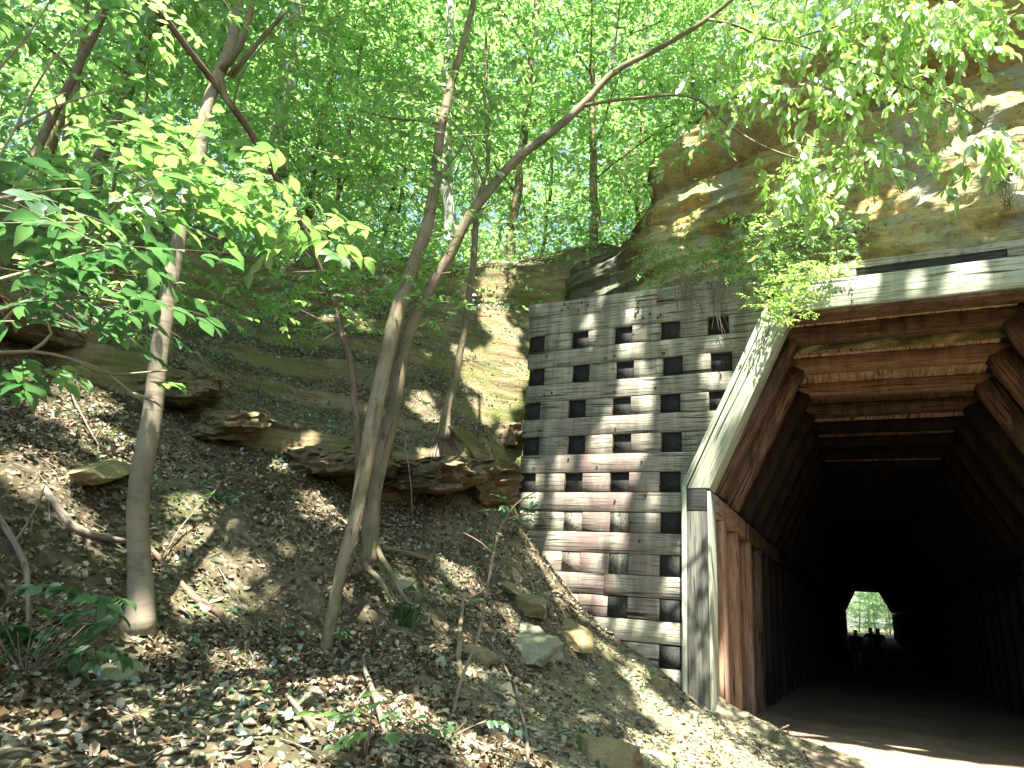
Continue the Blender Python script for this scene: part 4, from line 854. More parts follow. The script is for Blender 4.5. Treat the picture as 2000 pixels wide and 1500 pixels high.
# ------------------------------------------------------------------ understory saplings whose boughs reach in from the left
def bough(name, label, base, limbs, sps, mat, size, tm=T_OVAL, thick=.008, droop=.1, nleaf=8, L=.28, wid=1.0):
    root = empty(name, tuple(base), label, 'sapling'); mb = MB(); b = np.array(base)
    for pts in limbs:
        W = [atH(*p) for p in pts]; mb = MB(); tube(mb, W, np.linspace(thick, thick*.4, len(W)), 6, .06, .008); mb.build('branch', M['twig'], root, True)
    mb = MB()
    if True:
        w0 = atH(*limbs[0][0]); tube(mb, [b-[0, 0, .1], (b+w0)/2+[0, 0, .1], w0], [thick*1.8, thick*1.5, thick], 7, .08, .02)
    mb.build('stem', M['twig'], root, True)
    c_ = []
    for (px, py, h, n, sx, sy) in sps:
        for _ in range(int(n*.95)): c_.append(atH(random.gauss(px, sx), random.gauss(py, sy), h+random.uniform(-.3, .3)))
    P, D, U, S, ax = sprays(np.array(c_), nleaf, L, size, .16, droop*.6); add_leaves('leaves', root, P, D, U, S, mat, tm, False, wid); twigs_np('twigs', ax, .0022, M['twig'], root)
    return root
g1 = hit(-150, 1250); g1b = np.array([-4.2, 1.9, gz(-4.2, 1.9)])
bough('sapling', 'sapling with large fresh leaves reaching across the left trunk', g1b,
      [[(-60,700,3.0),(40,590,2.9),(130,515,2.8),(200,455,2.8),(260,425,2.8),(340,412,2.8),(430,410,2.9),(530,425,3.0),(640,435,3.1)], [(130,515,2.8),(230,400,2.7),(330,340,2.7),(420,310,2.7)], [(260,425,2.8),(300,380,2.8),(250,330,2.8)]],
      [(380,300,2.7,9,45,14),(300,340,2.7,6,40,14),(460,350,2.8,9,55,16),(330,385,2.7,8,70,14),(540,400,2.9,8,50,16),(440,400,2.8,8,60,14),(600,470,3,6,40,25),(200,410,2.7,7,60,16),(560,460,2.9,4,30,25),(480,290,2.9,3,40,14),(610,420,3,4,40,14)], M['leaf_near'], .088, droop=.12)
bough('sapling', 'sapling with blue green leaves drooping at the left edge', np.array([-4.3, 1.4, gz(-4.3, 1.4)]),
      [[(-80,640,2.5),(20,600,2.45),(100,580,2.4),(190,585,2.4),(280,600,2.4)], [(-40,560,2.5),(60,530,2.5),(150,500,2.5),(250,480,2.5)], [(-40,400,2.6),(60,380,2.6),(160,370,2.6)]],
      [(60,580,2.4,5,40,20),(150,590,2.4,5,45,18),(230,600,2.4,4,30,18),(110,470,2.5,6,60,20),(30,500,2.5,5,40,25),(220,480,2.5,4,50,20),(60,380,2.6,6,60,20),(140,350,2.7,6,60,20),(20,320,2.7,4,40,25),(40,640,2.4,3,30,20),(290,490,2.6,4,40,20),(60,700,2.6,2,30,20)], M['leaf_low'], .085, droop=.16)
bough('sapling', 'bare limbed twig with a few leaves crossing the left trunk low down', np.array([-4.6, 2.1, gz(-4.6, 2.1)]),
      [[(-60,690,3),(60,684,3),(140,700,3),(205,725,3),(260,770,3),(278,785,3)], [(140,700,3),(185,722,3),(230,732,3),(290,728,3),(330,724,3.0)], [(60,684,3),(100,650,3),(75,600,3)], [(260,770,3),(300,785,3),(320,800,3)]],
      [(310,735,3,2,14,5),(295,785,3,1,10,4),(150,730,3,3,40,8),(60,760,3.1,2,40,10),(30,680,3,2,30,10)], M['leaf_near'], .085, L=.16, nleaf=5)
bough('sapling', 'green leafy boughs filling the top left corner', np.array([-6.3, 1.5, gz(-6.3, 1.5)]),
      [[(-60,420,3.8),(30,250,3.8),(100,120,3.8),(200,20,3.8)], [(30,250,3.8),(130,200,3.8),(240,170,3.8)], [(-60,200,3.8),(60,60,3.8),(120,-40,3.8)]],
      [(100,150,4.2,7,90,70),(220,60,4.2,7,90,50),(60,40,4.1,6,70,40),(180,230,4.3,4,100,50),(330,160,4.3,3,90,60),(40,240,4.3,6,50,50),(330,30,4.3,5,60,30)], M['leaf_mid'], .095, droop=.14, L=.35)
bough('sapling', 'dark leafy understory sapling below the bank edge left', np.array(hit(420, 640)),
      [[(430,640,7),(440,560,7),(430,500,7),(400,450,7)], [(440,560,7),(520,520,7),(560,490,7)]],
      [(420,540,6.6,26,90,40),(540,500,7,20,60,40),(300,600,6,16,70,30),(200,520,5.6,22,90,40),(560,600,7.6,12,40,40),(700,520,8,12,60,20),(480,440,6.8,22,90,40),(650,430,7.6,22,80,50)], M['leaf_mid'], .075, T_SMALL, L=.34, nleaf=10)
# ------------------------------------------------------------------ shrubs on the wall top, bank top and cliff
def shrub(label, clusters, mat, size, tm=T_SMALL, L=.25, nleaf=9, base=None, chk=False, droop=.15, name='shrub', stems=True, flat=.4):
    c_ = []; 
    for (px, py, h, n, sx, sy) in clusters:
        for _ in range(n): c_.append(atH(random.gauss(px, sx), random.gauss(py, sy), h+random.uniform(-.18, .18)))
    c_ = np.array(c_); b = c_.mean(0)+[0, .3, -.25] if base is None else np.array(base)
    root = empty(name, tuple(b), label, 'shrub'); 
    if stems:
        mb = MB()
        for i in range(0, len(c_), max(1, len(c_)//14)): tube(mb, [b+RNG.normal(0, .03, 3), (b+c_[i])/2+RNG.normal(0, .04, 3), c_[i]], [.004, .003, .0015], 4, .08, .01)
        mb.build('stems', M['twig'], root, True)
    P, D, U, S, ax = sprays(c_, nleaf, L, size, flat, droop); add_leaves('leaves', root, P, D, U, S, mat, tm, chk); twigs_np('twigs', ax, .002, M['twig'], root)
    return root
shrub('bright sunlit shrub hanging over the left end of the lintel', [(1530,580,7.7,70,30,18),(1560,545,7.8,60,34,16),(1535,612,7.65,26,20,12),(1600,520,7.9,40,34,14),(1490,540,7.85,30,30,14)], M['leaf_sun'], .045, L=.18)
shrub('dense green shrub on the wall top below the cliff', [(1560,480,8.2,90,55,26),(1600,450,8.2,60,45,24),(1500,505,8.15,70,45,20),(1440,480,8.3,40,40,24)], M['leaf_near'], .05, L=.2)
shrub('sunlit maple like shrub growing from the cliff foot', [(1560,410,8.1,40,40,26),(1600,380,8.1,30,40,24),(1500,430,8.2,24,35,18),(1560,340,8.1,24,35,20),(1640,300,8.1,16,35,20)], M['leaf_sun'], .075, T_OVAL, L=.24, nleaf=7)
shrub('wispy shrub over the grey wall left of the hanging roots', [(1330,500,8.5,50,40,24),(1270,490,8.6,36,25,20),(1400,510,8.3,50,35,20),(1290,540,8.35,20,25,14),(1440,545,8.1,40,40,16)], M['leaf_mid'], .045, L=.2)
shrub('dry tan flowering tuft right of the green shrub', [(1650,440,8.7,10,22,26),(1655,480,8.6,6,20,18)], M['litter'], .04, L=.16)
shrub('small leafy tufts trailing down the upper cliff', [(1700,330,8.9,7,30,26),(1760,340,8.9,6,30,26),(1760,270,9,8,60,20),(1700,410,8.8,5,40,20),(1890,260,9,5,50,20)], M['leaf_mid'], .05, L=.16)
shrub('pale leafy tuft on the cliff at the right edge', [(1965,340,8.8,7,18,12),(1990,330,8.8,5,15,12)], M['leaf_near'], .06, L=.16)
shrub('maple seedling branch in front of the dark overhang', [(1330,285,8.8,7,45,12),(1370,275,8.8,6,30,10),(1330,310,8.8,5,30,10)], M['leaf_near'], .075, T_OVAL, L=.2, nleaf=6)
shrub('feathery green shrub on the rock right of the overhang', [(1440,215,8.9,14,40,16),(1500,200,8.9,12,40,16),(1470,330,8.9,6,50,20)], M['leaf_mid'], .06, L=.22)
for i, (lb, cl) in enumerate([('low shrub along the bank top left of the grey twin trunk', [(700,490,10.6,34,80,16),(600,500,10.6,20,60,10)]), ('low shrub along the bank top right of the grey twin trunk', [(960,470,10.8,34,50,18),(1040,450,11,30,50,20)]),
                              ('leafy shrub beside the left end of the dark rock', [(1120,430,10.8,34,45,28),(1170,380,11,22,40,30)]), ('leafy shrub against the cliff edge high in the middle', [(1200,320,11.5,40,50,45),(1250,230,12,40,60,50)]),
                              ('fern like shrub hanging from the sandy rock face', [(920,520,8.9,24,50,14),(850,530,8.8,18,40,14)]), ('green shrub at the left end of the bank top', [(120,450,8.4,40,90,30),(300,480,9.2,36,90,25)]),
                              ('feathery green shrub standing high behind the cliff edge', [(1380,120,10.6,40,70,40),(1480,90,10.6,30,60,40),(1330,180,10.6,26,50,30)])]):
    shrub(lb, cl, M['leaf_far'] if i != 4 else M['leaf_mid'], .085, T_KITE, L=.42, nleaf=10, chk=True)
for lb, cl in [('low green growth on the cut bank left of the arching red stem', [(430,580,8.6,26,70,26),(540,600,8.6,20,50,26)]), ('low green growth on the cut bank right of the arching red stem', [(700,575,9.2,20,50,22),(680,620,8.9,12,40,16)]), ('green growth at the foot of the bank edge at the far left', [(60,560,6.6,20,70,24),(180,580,7.0,18,60,24)])]:
    shrub(lb, cl, M['leaf_mid'], .06, T_KITE, L=.3, nleaf=10, chk=True)
shrub('small green plant on the bank between red stem and trunks', [(600,640,8.2,7,26,14),(680,570,8.6,8,40,14)], M['leaf_mid'], .05, L=.22, chk=True)

# hanging dry roots in front of the wall
hr = empty('hanging_roots', tuple(onY(1400, 545, 8.1)), 'tangle of dry pale roots hanging over the grey wall top', 'roots'); mb = MB()
for k in range(34):
    px = random.gauss(1385, 55); py = random.uniform(530, 575); L = random.uniform(30, 120); dx = random.gauss(0, 25)
    pts = [onY(px-dx*.4, py-12, 8.12), onY(px, py-4, 7.92), onY(px+dx*.4+random.gauss(0, 8), py+L*.45, 7.9), onY(px+dx+random.gauss(0, 8), py+L, 7.91)]
    tube(mb, pts, [.006, .005, .004, .002], 5, .06, .03)
mb.build('root_strands', M['dead'], hr, True)

# ------------------------------------------------------------------ rocks
def rock_obj(label, c, size, rot, mat, seed, strata=False, name='rock', cat='rock', group=None, bev=0, sub=5, flatn=0.22):
    import bmesh
    bm = bmesh.new(); bmesh.ops.create_icosphere(bm, subdivisions=sub, radius=1); V = np.array([v.co[:] for v in bm.verts]); F = np.array([[v.index for v in f.verts] for f in bm.faces]); bm.free()
    rg = np.random.default_rng(seed)
    # cut by random planes for an angular, broken look
    for k in range(9 if not strata else 7):
        n_ = rg.normal(size=3); n_[2] *= .6; n_ /= np.linalg.norm(n_); d = rg.uniform(.5, .8); s_ = V@n_-d; V = V-np.where(s_ > 0, s_, 0)[:, None]*n_*.97
    for n_, d in (((0, 0, 1), .5), ((0, 0, -1), .5)):
        n_ = np.array(n_); s_ = V@n_-d; V = V-np.where(s_ > 0, s_, 0)[:, None]*n_
    V = V*np.array(size)*1.25
    V = V*(1+flatn*fbm(V*1.6/max(size)+seed, 3)[:, None])
    if strata:
        q_ = V[:, 2]*20+2.2*fbm(V*2.5+seed, 3); V[:, :2] *= (1+.07*(np.abs(q_-np.round(q_))*2-.5)+.30*fbm(np.c_[V[:, :2]*3.0, V[:, 2]*13]+seed, 3))[:, None]; V = V+(fbm(V*6+seed, 3)[:, None])*.035
    V = V*(1-.10*np.abs(fbm(V*7+seed, 3))[:, None]*2)+(fbm(V*14+seed, 4)[:, None])*.09*min(size)
    Rm = np.array(Matrix.Rotation(rot[2], 3, 'Z') @ Matrix.Rotation(rot[1], 3, 'Y') @ Matrix.Rotation(rot[0], 3, 'X')); V = V@Rm.T
    me = mesh_np(name, V, F, False); o = new_obj(name, me, mat); o.location = c
    try: me.set_sharp_from_angle(angle=math.radians(32)); me.polygons.foreach_set('use_smooth', np.ones(len(me.polygons), bool))
    except Exception: pass
    return tag(o, label, cat, group)
def g_rock(label, px, py, size, rot, mat, seed, sink=0.3, **k):
    p = hit(px, py); p = p.copy(); p[2] += size[2]*(1-2*sink)*.5; return rock_obj(label, tuple(p), size, rot, mat, seed, **k)
LD = math.radians(-38)
g_rock('long layered brown rock ledge jutting out left of the wall foot', 660, 905, (.75, .5, .24), (.1, .05, LD), M['ledge'], 3, .45, strata=True, name='rock_ledge')
g_rock('broad thinly layered dark ledge under the sapling roots', 830, 935, (.85, .5, .26), (.12, .08, LD), M['ledge'], 4, .45, strata=True, name='rock_ledge')
g_rock('dark layered ledge running up to the grey wall', 950, 955, (.7, .45, .28), (.1, .1, LD), M['ledge'], 5, .45, strata=True, name='rock_ledge')
g_rock('layered block of rock just right of the brown trunk', 370, 775, (.5, .4, .22), (.1, .15, LD), M['ledge'], 6, .4, strata=True, name='rock_ledge')
g_rock('rounded dark outcrop right of the layered block', 450, 835, (.5, .38, .22), (.1, .2, LD), M['ledge'], 7, .4, strata=True, name='rock_ledge')
g_rock('thin bedded rock shelf at the left edge under the leaves', 60, 655, (1.0, .6, .26), (.0, .15, -.9), M['ledge'], 8, .3, strata=True, name='rock_ledge')
g_rock('mossy flat slab lying left of the brown trunk', 190, 925, (.55, .22, .08), (.3, .28, -.75), M['stone_tan'], 11, .15)
g_rock('tan flat rock upper of the pair beside the dirt track', 1035, 1190, (.36, .22, .13), (.1, .2, -.7), M['stone_tan'], 12, .2)
g_rock('rust edged tan rock lower of the pair beside the dirt track', 1120, 1245, (.34, .2, .11), (.15, .3, -.8), M['stone_tan'], 13, .2)
g_rock('grey green angular boulder in the middle of the dirt slope', 1035, 1272, (.36, .24, .13), (.3, .2, -.5), M['stone'], 14, .15)
g_rock('small tan stone left of the grey green boulder', 925, 1283, (.17, .13, .08), (.1, .1, .3), M['stone_tan'], 15, .2)
g_rock('brown chipped rock at the bottom edge below the dirt slope', 1185, 1490, (.2, .16, .12), (.0, .1, .2), M['stone_tan'], 16, .15)
g_rock('pale rock at the bottom edge right of the chipped one', 1285, 1492, (.12, .1, .07), (.0, .1, .6), M['stone'], 17, .2)
g_rock('upright tan rock leaning at the foot of the portal post', 1290, 1350, (.09, .08, .12), (.2, .3, .2), M['stone_tan'], 18, .1)
g_rock('flat tan rock half buried near the portal foot', 1310, 1418, (.16, .1, .05), (.1, .3, -.5), M['stone_tan'], 19, .3)
g_rock('long flat stone edge above the pair of tan rocks', 990, 1148, (.34, .08, .05), (.1, .3, -.7), M['stone_tan'], 20, .2)
g_rock('lone angular stone under the forked tree', 790, 1142, (.14, .08, .05), (.2, .3, -.6), M['stone'], 21, .2)
g_rock('rounded boulder on the slope touching the grey wall', 985, 850, (.36, .3, .24), (.2, .2, -.5), M['ledge'], 23, .4)
g_rock('flat greenish slab low in the left foreground litter', 240, 1320, (.12, .1, .03), (.2, .2, -.4), M['stone'], 25, .1)
# many small loose stones
gs = 'small loose stones scattered on the bank'
protoR = [rock_obj('small flat grey stone lying loose on the leafy bank', (0, 0, -50), (.045, .035, .016), (0, 0, 0), M['stone'], 40+i, sub=2, group=gs, name='loose_stone', cat='stone', flatn=.3) for i in range(5)]
spots = []
for k in range(115):
    if k < 45: px, py = random.uniform(960, 1380), random.uniform(1150, 1500)
    elif k < 90: px, py = random.uniform(550, 1000), random.uniform(1150, 1500)
    else: px, py = random.uniform(0, 600), random.uniform(1150, 1500)
    spots.append((px, py))
for k, (px, py) in enumerate(spots):
    p = hit(px, py)
    if p[0] < -9 or (p[1] > 7.8): continue
    o = protoR[k] if k < 5 else protoR[k % 5].copy()
    if k >= 5: COL.objects.link(o)
    s_ = random.uniform(.4, 1.5)*min(1, .5+.12*np.linalg.norm(p)); o.scale = (s_, s_*random.uniform(.6, 1.3), s_); o.rotation_euler = (random.uniform(-.4, .2), random.uniform(.2, .9), random.uniform(0, 6.28)); o.location = (p[0], p[1], gz(p[0], p[1])+.006*s_)
for o in protoR:
    if o.location.z < -10: bpy.data.objects.remove(o)

# ------------------------------------------------------------------ litter
def scatter(n, xr, yr, dens):
    X = RNG.uniform(*xr, n); Y = RNG.uniform(*yr, n); k = RNG.random(n) < dens(X, Y); return X[k], Y[k]
def gn(X, Y):
    e = .04; z = gh(X, Y); zx = gh(X+e, Y); zy = gh(X, Y+e); n_ = np.c_[-(zx-z)/e, -(zy-z)/e, np.ones(len(X))]; return z, n_/np.linalg.norm(n_, axis=1)[:, None]
def dens_l(X, Y):
    d = 1/(1+(np.hypot(X, Y)/4.0)**2); d = np.clip(d*2.0, .12, 1)
    bare_ = sstep(-3.0, -2.0, X+.25*vnoise(np.c_[X, Y, X*0]))*sstep(2.6, 4.2, Y); d = d*(1-.80*bare_)
    d = d*np.where(X+.55*Y < -2.4-.0, 1, .8)*(1-.72*sstep(2.0, 3.0, gh0(X, Y))*sstep(3.2, 4.6, Y)); return d*(.25+1.0*sstep(-.2, .15, fbm(np.c_[X*1.3, Y*1.3, X*0], 3)))*np.where(X > -.4, .06, 1)
X, Y = scatter(230000, (-9.5, .6), (.5, 10), dens_l)
z, n_ = gn(X, Y); k = (n_[:, 2] > .42) & ~((Y > 7.8) & (X > -4.0)); X, Y, z, n_ = X[k], Y[k], z[k], n_[k]
U = n_+RNG.normal(0, .55, n_.shape); D = np.cross(U, rdir(len(X))); S = .018+.043*RNG.random(len(X))**1.8
P = np.c_[X, Y, z+.004+.018*RNG.random(len(X))]
lit = new_obj('leaf_litter', leaf_mesh('leaf_litter', P-D/np.linalg.norm(D, axis=1)[:, None]*S[:, None]*.5, D, U, S, (T_SMALL[0]*np.array([1, 1.3, 3.0]), T_SMALL[1]), 1.1, RNG.random(len(X))**1.3), M['litter'])
tag(lit, 'layer of dry brown fallen leaves covering the bank', 'leaf litter', kind='stuff')
print('litter', len(X))
# sticks in the litter
mb = MB()
for k in range(1500):
    x = random.uniform(-7, -.6); y = random.uniform(.8, 8)
    if (y > 7.7 and x > -4) or random.random() > 1.6/(1+math.hypot(x, y)*.35): continue
    L = random.uniform(.06, .38); a = random.gauss(-.9, .8); dx, dy = math.cos(a)*L/2, math.sin(a)*L/2
    xs = np.array([x-dx, x+random.gauss(0, .015), x+dx]); ys = np.array([y-dy, y+random.gauss(0, .015), y+dy]); zs = gh(xs, ys)+.014
    zs[1] = max(zs[1], (zs[0]+zs[2])/2); tube(mb, np.c_[xs, ys, zs], [random.uniform(.002, .006), .004, .0015], 4, .1)
st = mb.build('fallen_twigs', M['dead'], None, True); tag(st, 'thin dead twigs strewn through the fallen leaves', 'twigs', kind='stuff')
# gravel and crumbs on the bare dirt
X, Y = scatter(30000, (-8.5, 1.8), (1.5, 9.6), lambda X, Y: .25+.75*sstep(-3.4, -2.0, X)); z, n_ = gn(X, Y); k = ((n_[:, 2] > .5) | (X > -2.5)) & ~((Y > 7.82) & (Y < 8.3) & (X < -1.3)) & (X > -9); X, Y, z, n_ = X[k], Y[k], z[k], n_[k]
S = RNG.uniform(.006, .03, len(X))*np.where(X > -.4, .5, 1); n = len(X); O = np.array([(1, 0, 0), (0, 1, 0), (-1, 0, 0), (0, -1, 0), (0, 0, .55), (0, 0, -.4)])
V = (np.c_[X, Y, z+S*.2][:, None]+(O[None]*(1+.35*RNG.normal(size=(n, 6, 1))))*S[:, None, None]).reshape(-1, 3)
F = np.array([(0, 1, 4), (1, 2, 4), (2, 3, 4), (3, 0, 4), (1, 0, 5), (2, 1, 5), (3, 2, 5), (0, 3, 5)])[None]+(np.arange(n)*6)[:, None, None]
gv = new_obj('gravel', mesh_np('gravel', V, [F.reshape(-1, 3)]), M['stone']); tag(gv, 'stone chips and crumbs of dirt on the slope and path', 'gravel', kind='stuff')
# tiny green ground cover
def dg(X, Y): return .45*sstep(3.4, 4.6, gh0(X, Y))+.5*(fbm(np.c_[X*1.2+3, Y*1.2, X*0], 3) > .12)+.03
X, Y = scatter(20000, (-9.2, -1.2), (.8, 9.6), dg); z, n_ = gn(X, Y); k = ~((Y > 7.7) & (X > -4)); X, Y, z, n_ = X[k], Y[k], z[k], n_[k]
D = rdir(len(X), .7); U = n_+RNG.normal(0, .5, n_.shape); gc_ = new_obj('ground_cover', leaf_mesh('ground_cover', np.c_[X, Y, z+.01], D, U, RNG.uniform(.02, .06, len(X)), T_KITE, 1.2), M['leaf_low']); tag(gc_, 'tiny green seedlings and moss in the leaf litter', 'ground cover', kind='stuff')
# the wood floor beyond the bank edge
def dh(X, Y): return np.where(gh0(X, Y) > 6.2, 1.0, 0.0)*(Y > -1)
X, Y = scatter(42000, (-26, -3.0), (2, 26), dh); z = gh(X, Y); n = len(X); D = rdir(n, .25, .5); U = rdir(n, 1.2); 
fc = new_obj('undergrowth', leaf_mesh('undergrowth', np.c_[X, Y, z+RNG.random(n)**2*.7], D, U, RNG.uniform(.07, .15, n), T_KITE, 1.2), M['leaf_far']); tag(fc, 'mass of low green plants on the forest floor above the bank', 'undergrowth', kind='stuff')

# ------------------------------------------------------------------ fallen branches
def stick(label, pts, rad, mat='dead', name='fallen_branch', extra=()):
    def gp(a, b, lift): p = hit(a, b); return p+np.array([.0, -.01, lift])
    W = [gp(a, b, l) for a, b, l in pts]; root = MB(); tube(root, W, rad, 8, .05, .015, .15)
    for e in extra: tube(root, [gp(a, b, l) for a, b, l in e], [rad[0]*.5, rad[0]*.35, rad[0]*.15][:len(e)], 5, .05, .01)
    o = root.build(name, M[mat], None, True); return tag(o, label, 'branch')
stick('brown fallen branch running down right of the smooth trunk', [(296,1085,.04),(340,1130,.03),(385,1180,.03),(425,1205,.03),(455,1240,.02)], [.018, .02, .022, .02, .012], 'bark_red')
stick('grey rotten log left of the smooth trunk', [(85,960,.03),(125,1020,.04),(160,1050,.04),(245,1070,.04)], [.02, .03, .028, .02])
stick('two pronged dead stick at the lower left edge', [(-10,1020,.05),(25,1080,.06),(45,1150,.08),(55,1230,.04)], [.02, .018, .016, .01], extra=[[(25,1080,.06),(60,1040,.12),(80,985,.12)]])
stick('mossy log stub resting under the forked tree', [(748,1085,.05),(790,1092,.05),(835,1105,.06)], [.024, .026, .024], 'bark_rough')
stick('splintered grey branch low in the middle foreground', [(705,1320,.10),(722,1365,.06),(745,1420,.04),(770,1480,.02)], [.008, .014, .014, .01], extra=[[(722,1365,.06),(700,1390,.05),(690,1420,.03)]])
stick('dark snapped stump stick left of the dirt slope', [(905,1190,.16),(900,1230,.10),(896,1280,.05),(900,1320,.0)], [.01, .018, .02, .016], 'bark_rough', extra=[[(900,1230,.10),(880,1225,.1),(870,1220,.08)]])
stick('long thin bent root along the dirt slope edge', [(950,1260,.05),(985,1310,.04),(1010,1370,.04),(1025,1430,.04),(1032,1500,.03)], [.007, .009, .009, .009, .008])
stick('pale forked root on the dirt right of the portal post', [(1510,1450,.02),(1525,1436,.05),(1545,1428,.07),(1566,1424,.05)], [.008, .01, .008, .004], extra=[[(1525,1436,.05),(1545,1437,.05),(1550,1446,.02)]])
stick('slim dead stick crossing under the sunny patch right of the trunk', [(315,1105,.03),(355,1050,.10),(400,1010,.14),(425,975,.16)], [.006, .006, .005, .003])
stick('short stick lying at the bottom left of the middle', [(560,1370,.02),(590,1410,.03),(615,1440,.02)], [.01, .011, .008])
stick('thin dead branch across the litter left of the forked tree', [(500,1200,.02),(560,1150,.05),(640,1120,.05)], [.004, .005, .003])
stick('bleached stick leaning by the sunlit litter at left', [(128,745,.06),(150,810,.06),(190,880,.05)], [.006, .008, .006])
vine = MB(); tube(vine, [atH(789,838,6.5), atH(792,870,6.5), atH(801,930,6.4), atH(806,980,6.4), atH(808,1018,6.4)], [.007, .007, .006, .005, .004], 5, .05, .012)
tag(vine.build('hanging_vine', M['dead'], None, True), 'single thin vine hanging in front of the layered ledge', 'vine')

# ------------------------------------------------------------------ small plants
def plant(label, px, py, n, size, h=.2, mat='leaf_low', tm=T_OVAL, spread=.12, name='plant', nleaf=6, L=.12, cat='plant'):
    b = hit(px, py); root = empty(name, tuple(b), label, cat); mb = MB(); c_ = []
    for k in range(n):
        e = b+np.array([random.gauss(0, spread), random.gauss(0, spread), h*random.uniform(.35, 1.1)]); tube(mb, [b, (b+e)/2+RNG.normal(0, .01, 3), e], [.003, .0025, .0015], 4, .05); c_.append(e)
    mb.build('stems', M['twig'], root, True); P, D, U, S, ax = sprays(np.array(c_), nleaf, L, size, .3, .15); add_leaves('leaves', root, P, D, U, S, M[mat], tm, False, 1.15)
    return root
plant('broad leaved green plant at the bottom left corner', 50, 1320, 22, .095, .36, spread=.2, L=.15)
plant('heart leaved trailing plant right of the corner plant', 140, 1330, 7, .065, .16, spread=.1, nleaf=4)
plant('small bright green plant at the foot of the slanting stem', 640, 1262, 9, .04, .1, 'leaf_near', T_SMALL, .07)
plant('fern like green plant low in the middle foreground', 715, 1480, 7, .05, .25, 'leaf_near', T_OVAL, .05, nleaf=9, L=.16)
plant('spreading green plant near the bottom middle', 870, 1450, 9, .05, .12, 'leaf_low', T_OVAL, .12)
plant('faint green seedling cluster above the bottom middle', 930, 1370, 9, .025, .14, 'leaf_low', T_SMALL, .08)
plant('dark bluish ivy sprig at the foot of the smooth trunk', 285, 1205, 5, .035, .05, 'leaf_low', T_OVAL, .04, nleaf=4, L=.05)
plant('fern tuft right of the smooth trunk', 440, 990, 7, .05, .14, 'leaf_low', T_SMALL, .07)
plant('little fern at the bank foot behind the litter', 350, 985, 6, .04, .12, 'leaf_low', T_SMALL, .06)
plant('low green plant on the slope above the layered block', 350, 650, 12, .05, .25, 'leaf_mid', T_SMALL, .2, L=.2, nleaf=9)
plant('leafy green plant under the bank edge beside the red stem', 600, 680, 10, .045, .2, 'leaf_mid', T_SMALL, .15, L=.2)
# seedling with whorled leaves in front of the wall edge
sp = empty('seedling_tree', tuple(hit(880, 1425)), 'slim leaning seedling with leaf whorls before the wall corner', 'sapling'); mb = MB()
W = [hit(880, 1425), atH(900, 1330, 4.2), atH(935, 1240, 4.3), atH(955, 1130, 4.4), atH(973, 1040, 4.5)]; tube(mb, W, [.011, .010, .009, .008, .006], 7, .06)
pxs(mb, [(973,1040,4.5,5),(995,1000,4.5,4),(1020,975,4.5,3),(1060,955,4.5,2)], 5); pxs(mb, [(985,1015,4.5,4),(1030,1005,4.5,3),(1080,1010,4.5,2)], 5); pxs(mb, [(965,1085,4.45,4),(940,1060,4.4,3),(905,1040,4.4,2)], 5)
pxs(mb, [(950,1150,4.4,4),(920,1165,4.3,3),(885,1160,4.2,2),(850,1130,4.2,2)], 5); mb.build('stem', M['twig'], sp, True)
c_ = np.array([atH(random.gauss(a, sx), random.gauss(b, sy), h) for a, b, h, n, sx, sy in [(1000,1000,4.5,6,35,8),(1045,1010,4.5,4,20,8),(1040,970,4.5,3,20,6),(870,1130,4.2,5,25,10),(850,1155,4.2,5,15,6),(910,1165,4.3,2,12,8),(940,1060,4.4,2,20,6)] for _ in range(n)])
P, D, U, S, ax = sprays(c_, 7, .10, .045, .25, .05); add_leaves('leaves', sp, P, D, U, S, M['leaf_low'], T_OVAL, False, 1.1)
# grass tufts
def grass(label, px, py, n=60, hgt=.22):
    b = hit(px, py); r = RNG; a = r.random(n)*6.28; D = np.c_[np.cos(a)*.45, np.sin(a)*.45, np.ones(n)]; P = b+np.c_[r.normal(0, .03, (n, 2)), np.zeros(n)]
    o = new_obj('grass_tuft', leaf_mesh('grass_tuft', P-b, D, rdir(n), r.uniform(.5, 1, n)*hgt, T_SMALL, .10), M['grass']); o.location = b; tag(o, label, 'grass')
grass('tuft of thin grass on the slope below the forked tree', 790, 1225)
grass('tiny grass tuft at the foot of the grey wall', 1272, 1322, 20, .1)
grass('thin grass blades beside the upright tan rock', 1305, 1335, 16, .09)
grass('dark grass tuft on the shaded litter', 425, 985, 40, .14)

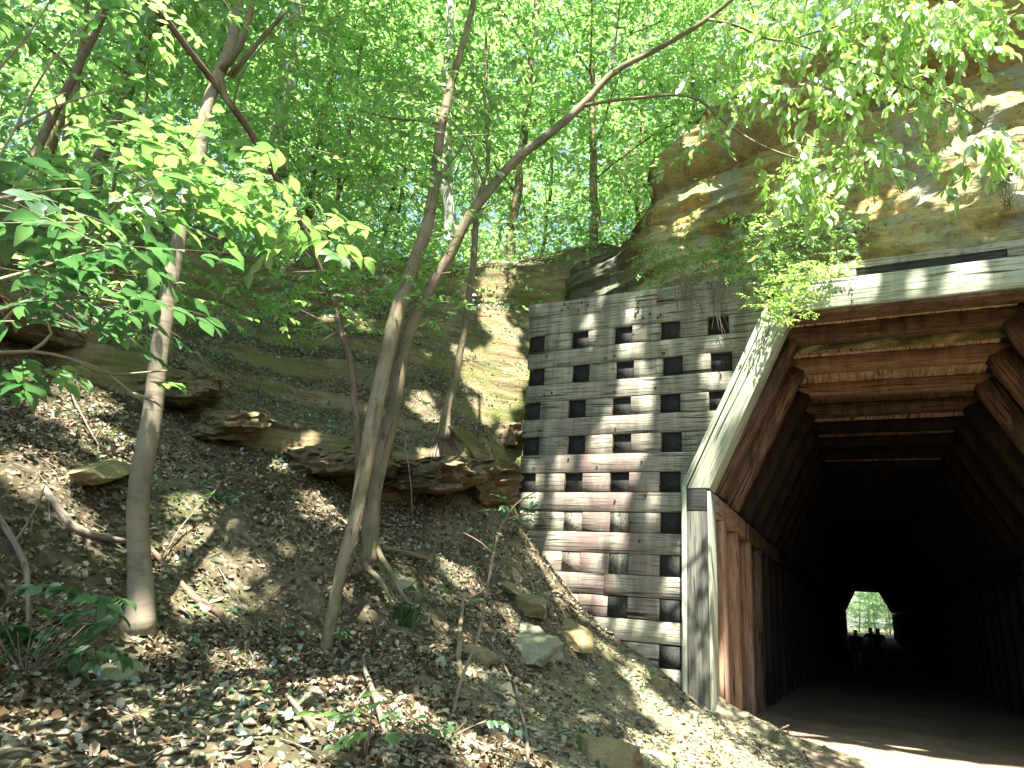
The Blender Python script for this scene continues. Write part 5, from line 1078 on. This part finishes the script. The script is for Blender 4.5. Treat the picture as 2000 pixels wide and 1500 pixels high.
# ------------------------------------------------------------------ people in the tunnel
def person(label, px, py, Y, pose, cloth):
    top = onY(px, py, Y); x = top[0]; fz = floor_z(Y); H = top[2]-fz; s_ = H/1.72
    root = empty('person', (x, Y, fz), label, 'person')
    def J(a, b, c_): return (a*s_, b*s_, c_*s_)
    def skin(name, nodes, edges, mat, sub=1):
        me = bpy.data.meshes.new(name); me.from_pydata([J(*n[:3]) for n in nodes], edges, []); o = new_obj(name, me, M[mat], root)
        sk = o.modifiers.new('skin', 'SKIN'); sk.use_smooth_shade = True
        for v, n_ in zip(me.skin_vertices[0].data, nodes): v.radius = (n_[3]*s_, (n_[4] if len(n_) > 4 else n_[3])*s_)
        me.skin_vertices[0].data[0].use_root = True
        sb = o.modifiers.new('subdiv', 'SUBSURF'); sb.levels = sub; sb.render_levels = sub
        return o
    nodes = [(0, 0, .95, .13, .10), (0, 0, 1.12, .115, .085), (0, 0, 1.32, .15, .10), (0, 0, 1.45, .06, .06), (0, 0, 1.53, .055, .06), (0, -.01, 1.60, .075, .09), (0, 0, 1.68, .05, .06)]
    ed = [(0, 1), (1, 2), (2, 3), (3, 4), (4, 5), (5, 6)]
    def limb(start, pts):
        p = start
        for q_ in pts: nodes.append(q_); ed.append((p, len(nodes)-1)); p = len(nodes)-1
        return p
    for sg in (-1, 1):
        st_ = .07 if pose == 'walk' and sg > 0 else -.05
        limb(0, [(sg*.10, 0, .88, .085), (sg*.11, st_, .50, .058), (sg*.11, -st_*1.2, .09, .038), (sg*.12, -st_*1.2-.12, .03, .035, .02)])
        if pose == 'akimbo' and sg < 0: arm = [(sg*.19, 0, 1.40, .052), (sg*.38, .05, 1.17, .04), (sg*.20, -.06, 1.02, .026)]
        else: arm = [(sg*.19, 0, 1.40, .052), (sg*.25, .02, 1.12, .04), (sg*.27, -.06, .88, .026)]
        w_ = limb(2, arm); hx_, hy_, hz_ = arm[-1][:3]; p_ = limb(w_, [(hx_, hy_-.02, hz_-.07, .03, .014)])
        for f_ in range(4): limb(p_, [(hx_+(f_-1.5)*.018, hy_-.03, hz_-.12, .009), (hx_+(f_-1.5)*.02, hy_-.045, hz_-.155+.006*abs(f_-1.5), .008)])
        limb(w_, [(hx_-sg*.035, hy_-.04, hz_-.06, .010), (hx_-sg*.04, hy_-.05, hz_-.09, .009)])
    skin('body', nodes, ed, 'skin')
    skin('shirt', [(0, 0, .90, .15, .12), (0, 0, 1.12, .135, .105), (0, 0, 1.33, .17, .12), (0, 0, 1.43, .08, .08), (-.2, 0, 1.38, .065), (.2, 0, 1.38, .065), (-.235 if pose != 'akimbo' else -.3, .02, 1.22, .06), (.235, .02, 1.22, .06)], [(0, 1), (1, 2), (2, 3), (2, 4), (2, 5), (4, 6), (5, 7)], cloth)
    skin('trousers', [(0, 0, .93, .15, .12), (-.10, 0, .84, .10), (.10, 0, .84, .10), (-.11, -.04, .48, .075), (.11, .05, .48, .075), (-.11, .05, .12, .06), (.11, -.05, .12, .06)], [(0, 1), (0, 2), (1, 3), (2, 4), (3, 5), (4, 6)], 'cloth_blue')
    skin('hair', [(0, .015, 1.60, .085, .09), (0, .01, 1.67, .07, .075), (0, .05, 1.55, .06, .05)], [(0, 1), (0, 2)], 'hair')
person('dark silhouette of a person alone on the left in the far tunnel', 1670, 1229, 33, 'stand', 'cloth_dark')
person('dark silhouette of a person with hand on hip in the far tunnel', 1700, 1225, 38, 'akimbo', 'cloth_dark')
person('dark silhouette of the rightmost walking person in the far tunnel', 1714, 1226, 36, 'walk', 'cloth_blue')
print('objects', len(bpy.data.objects))
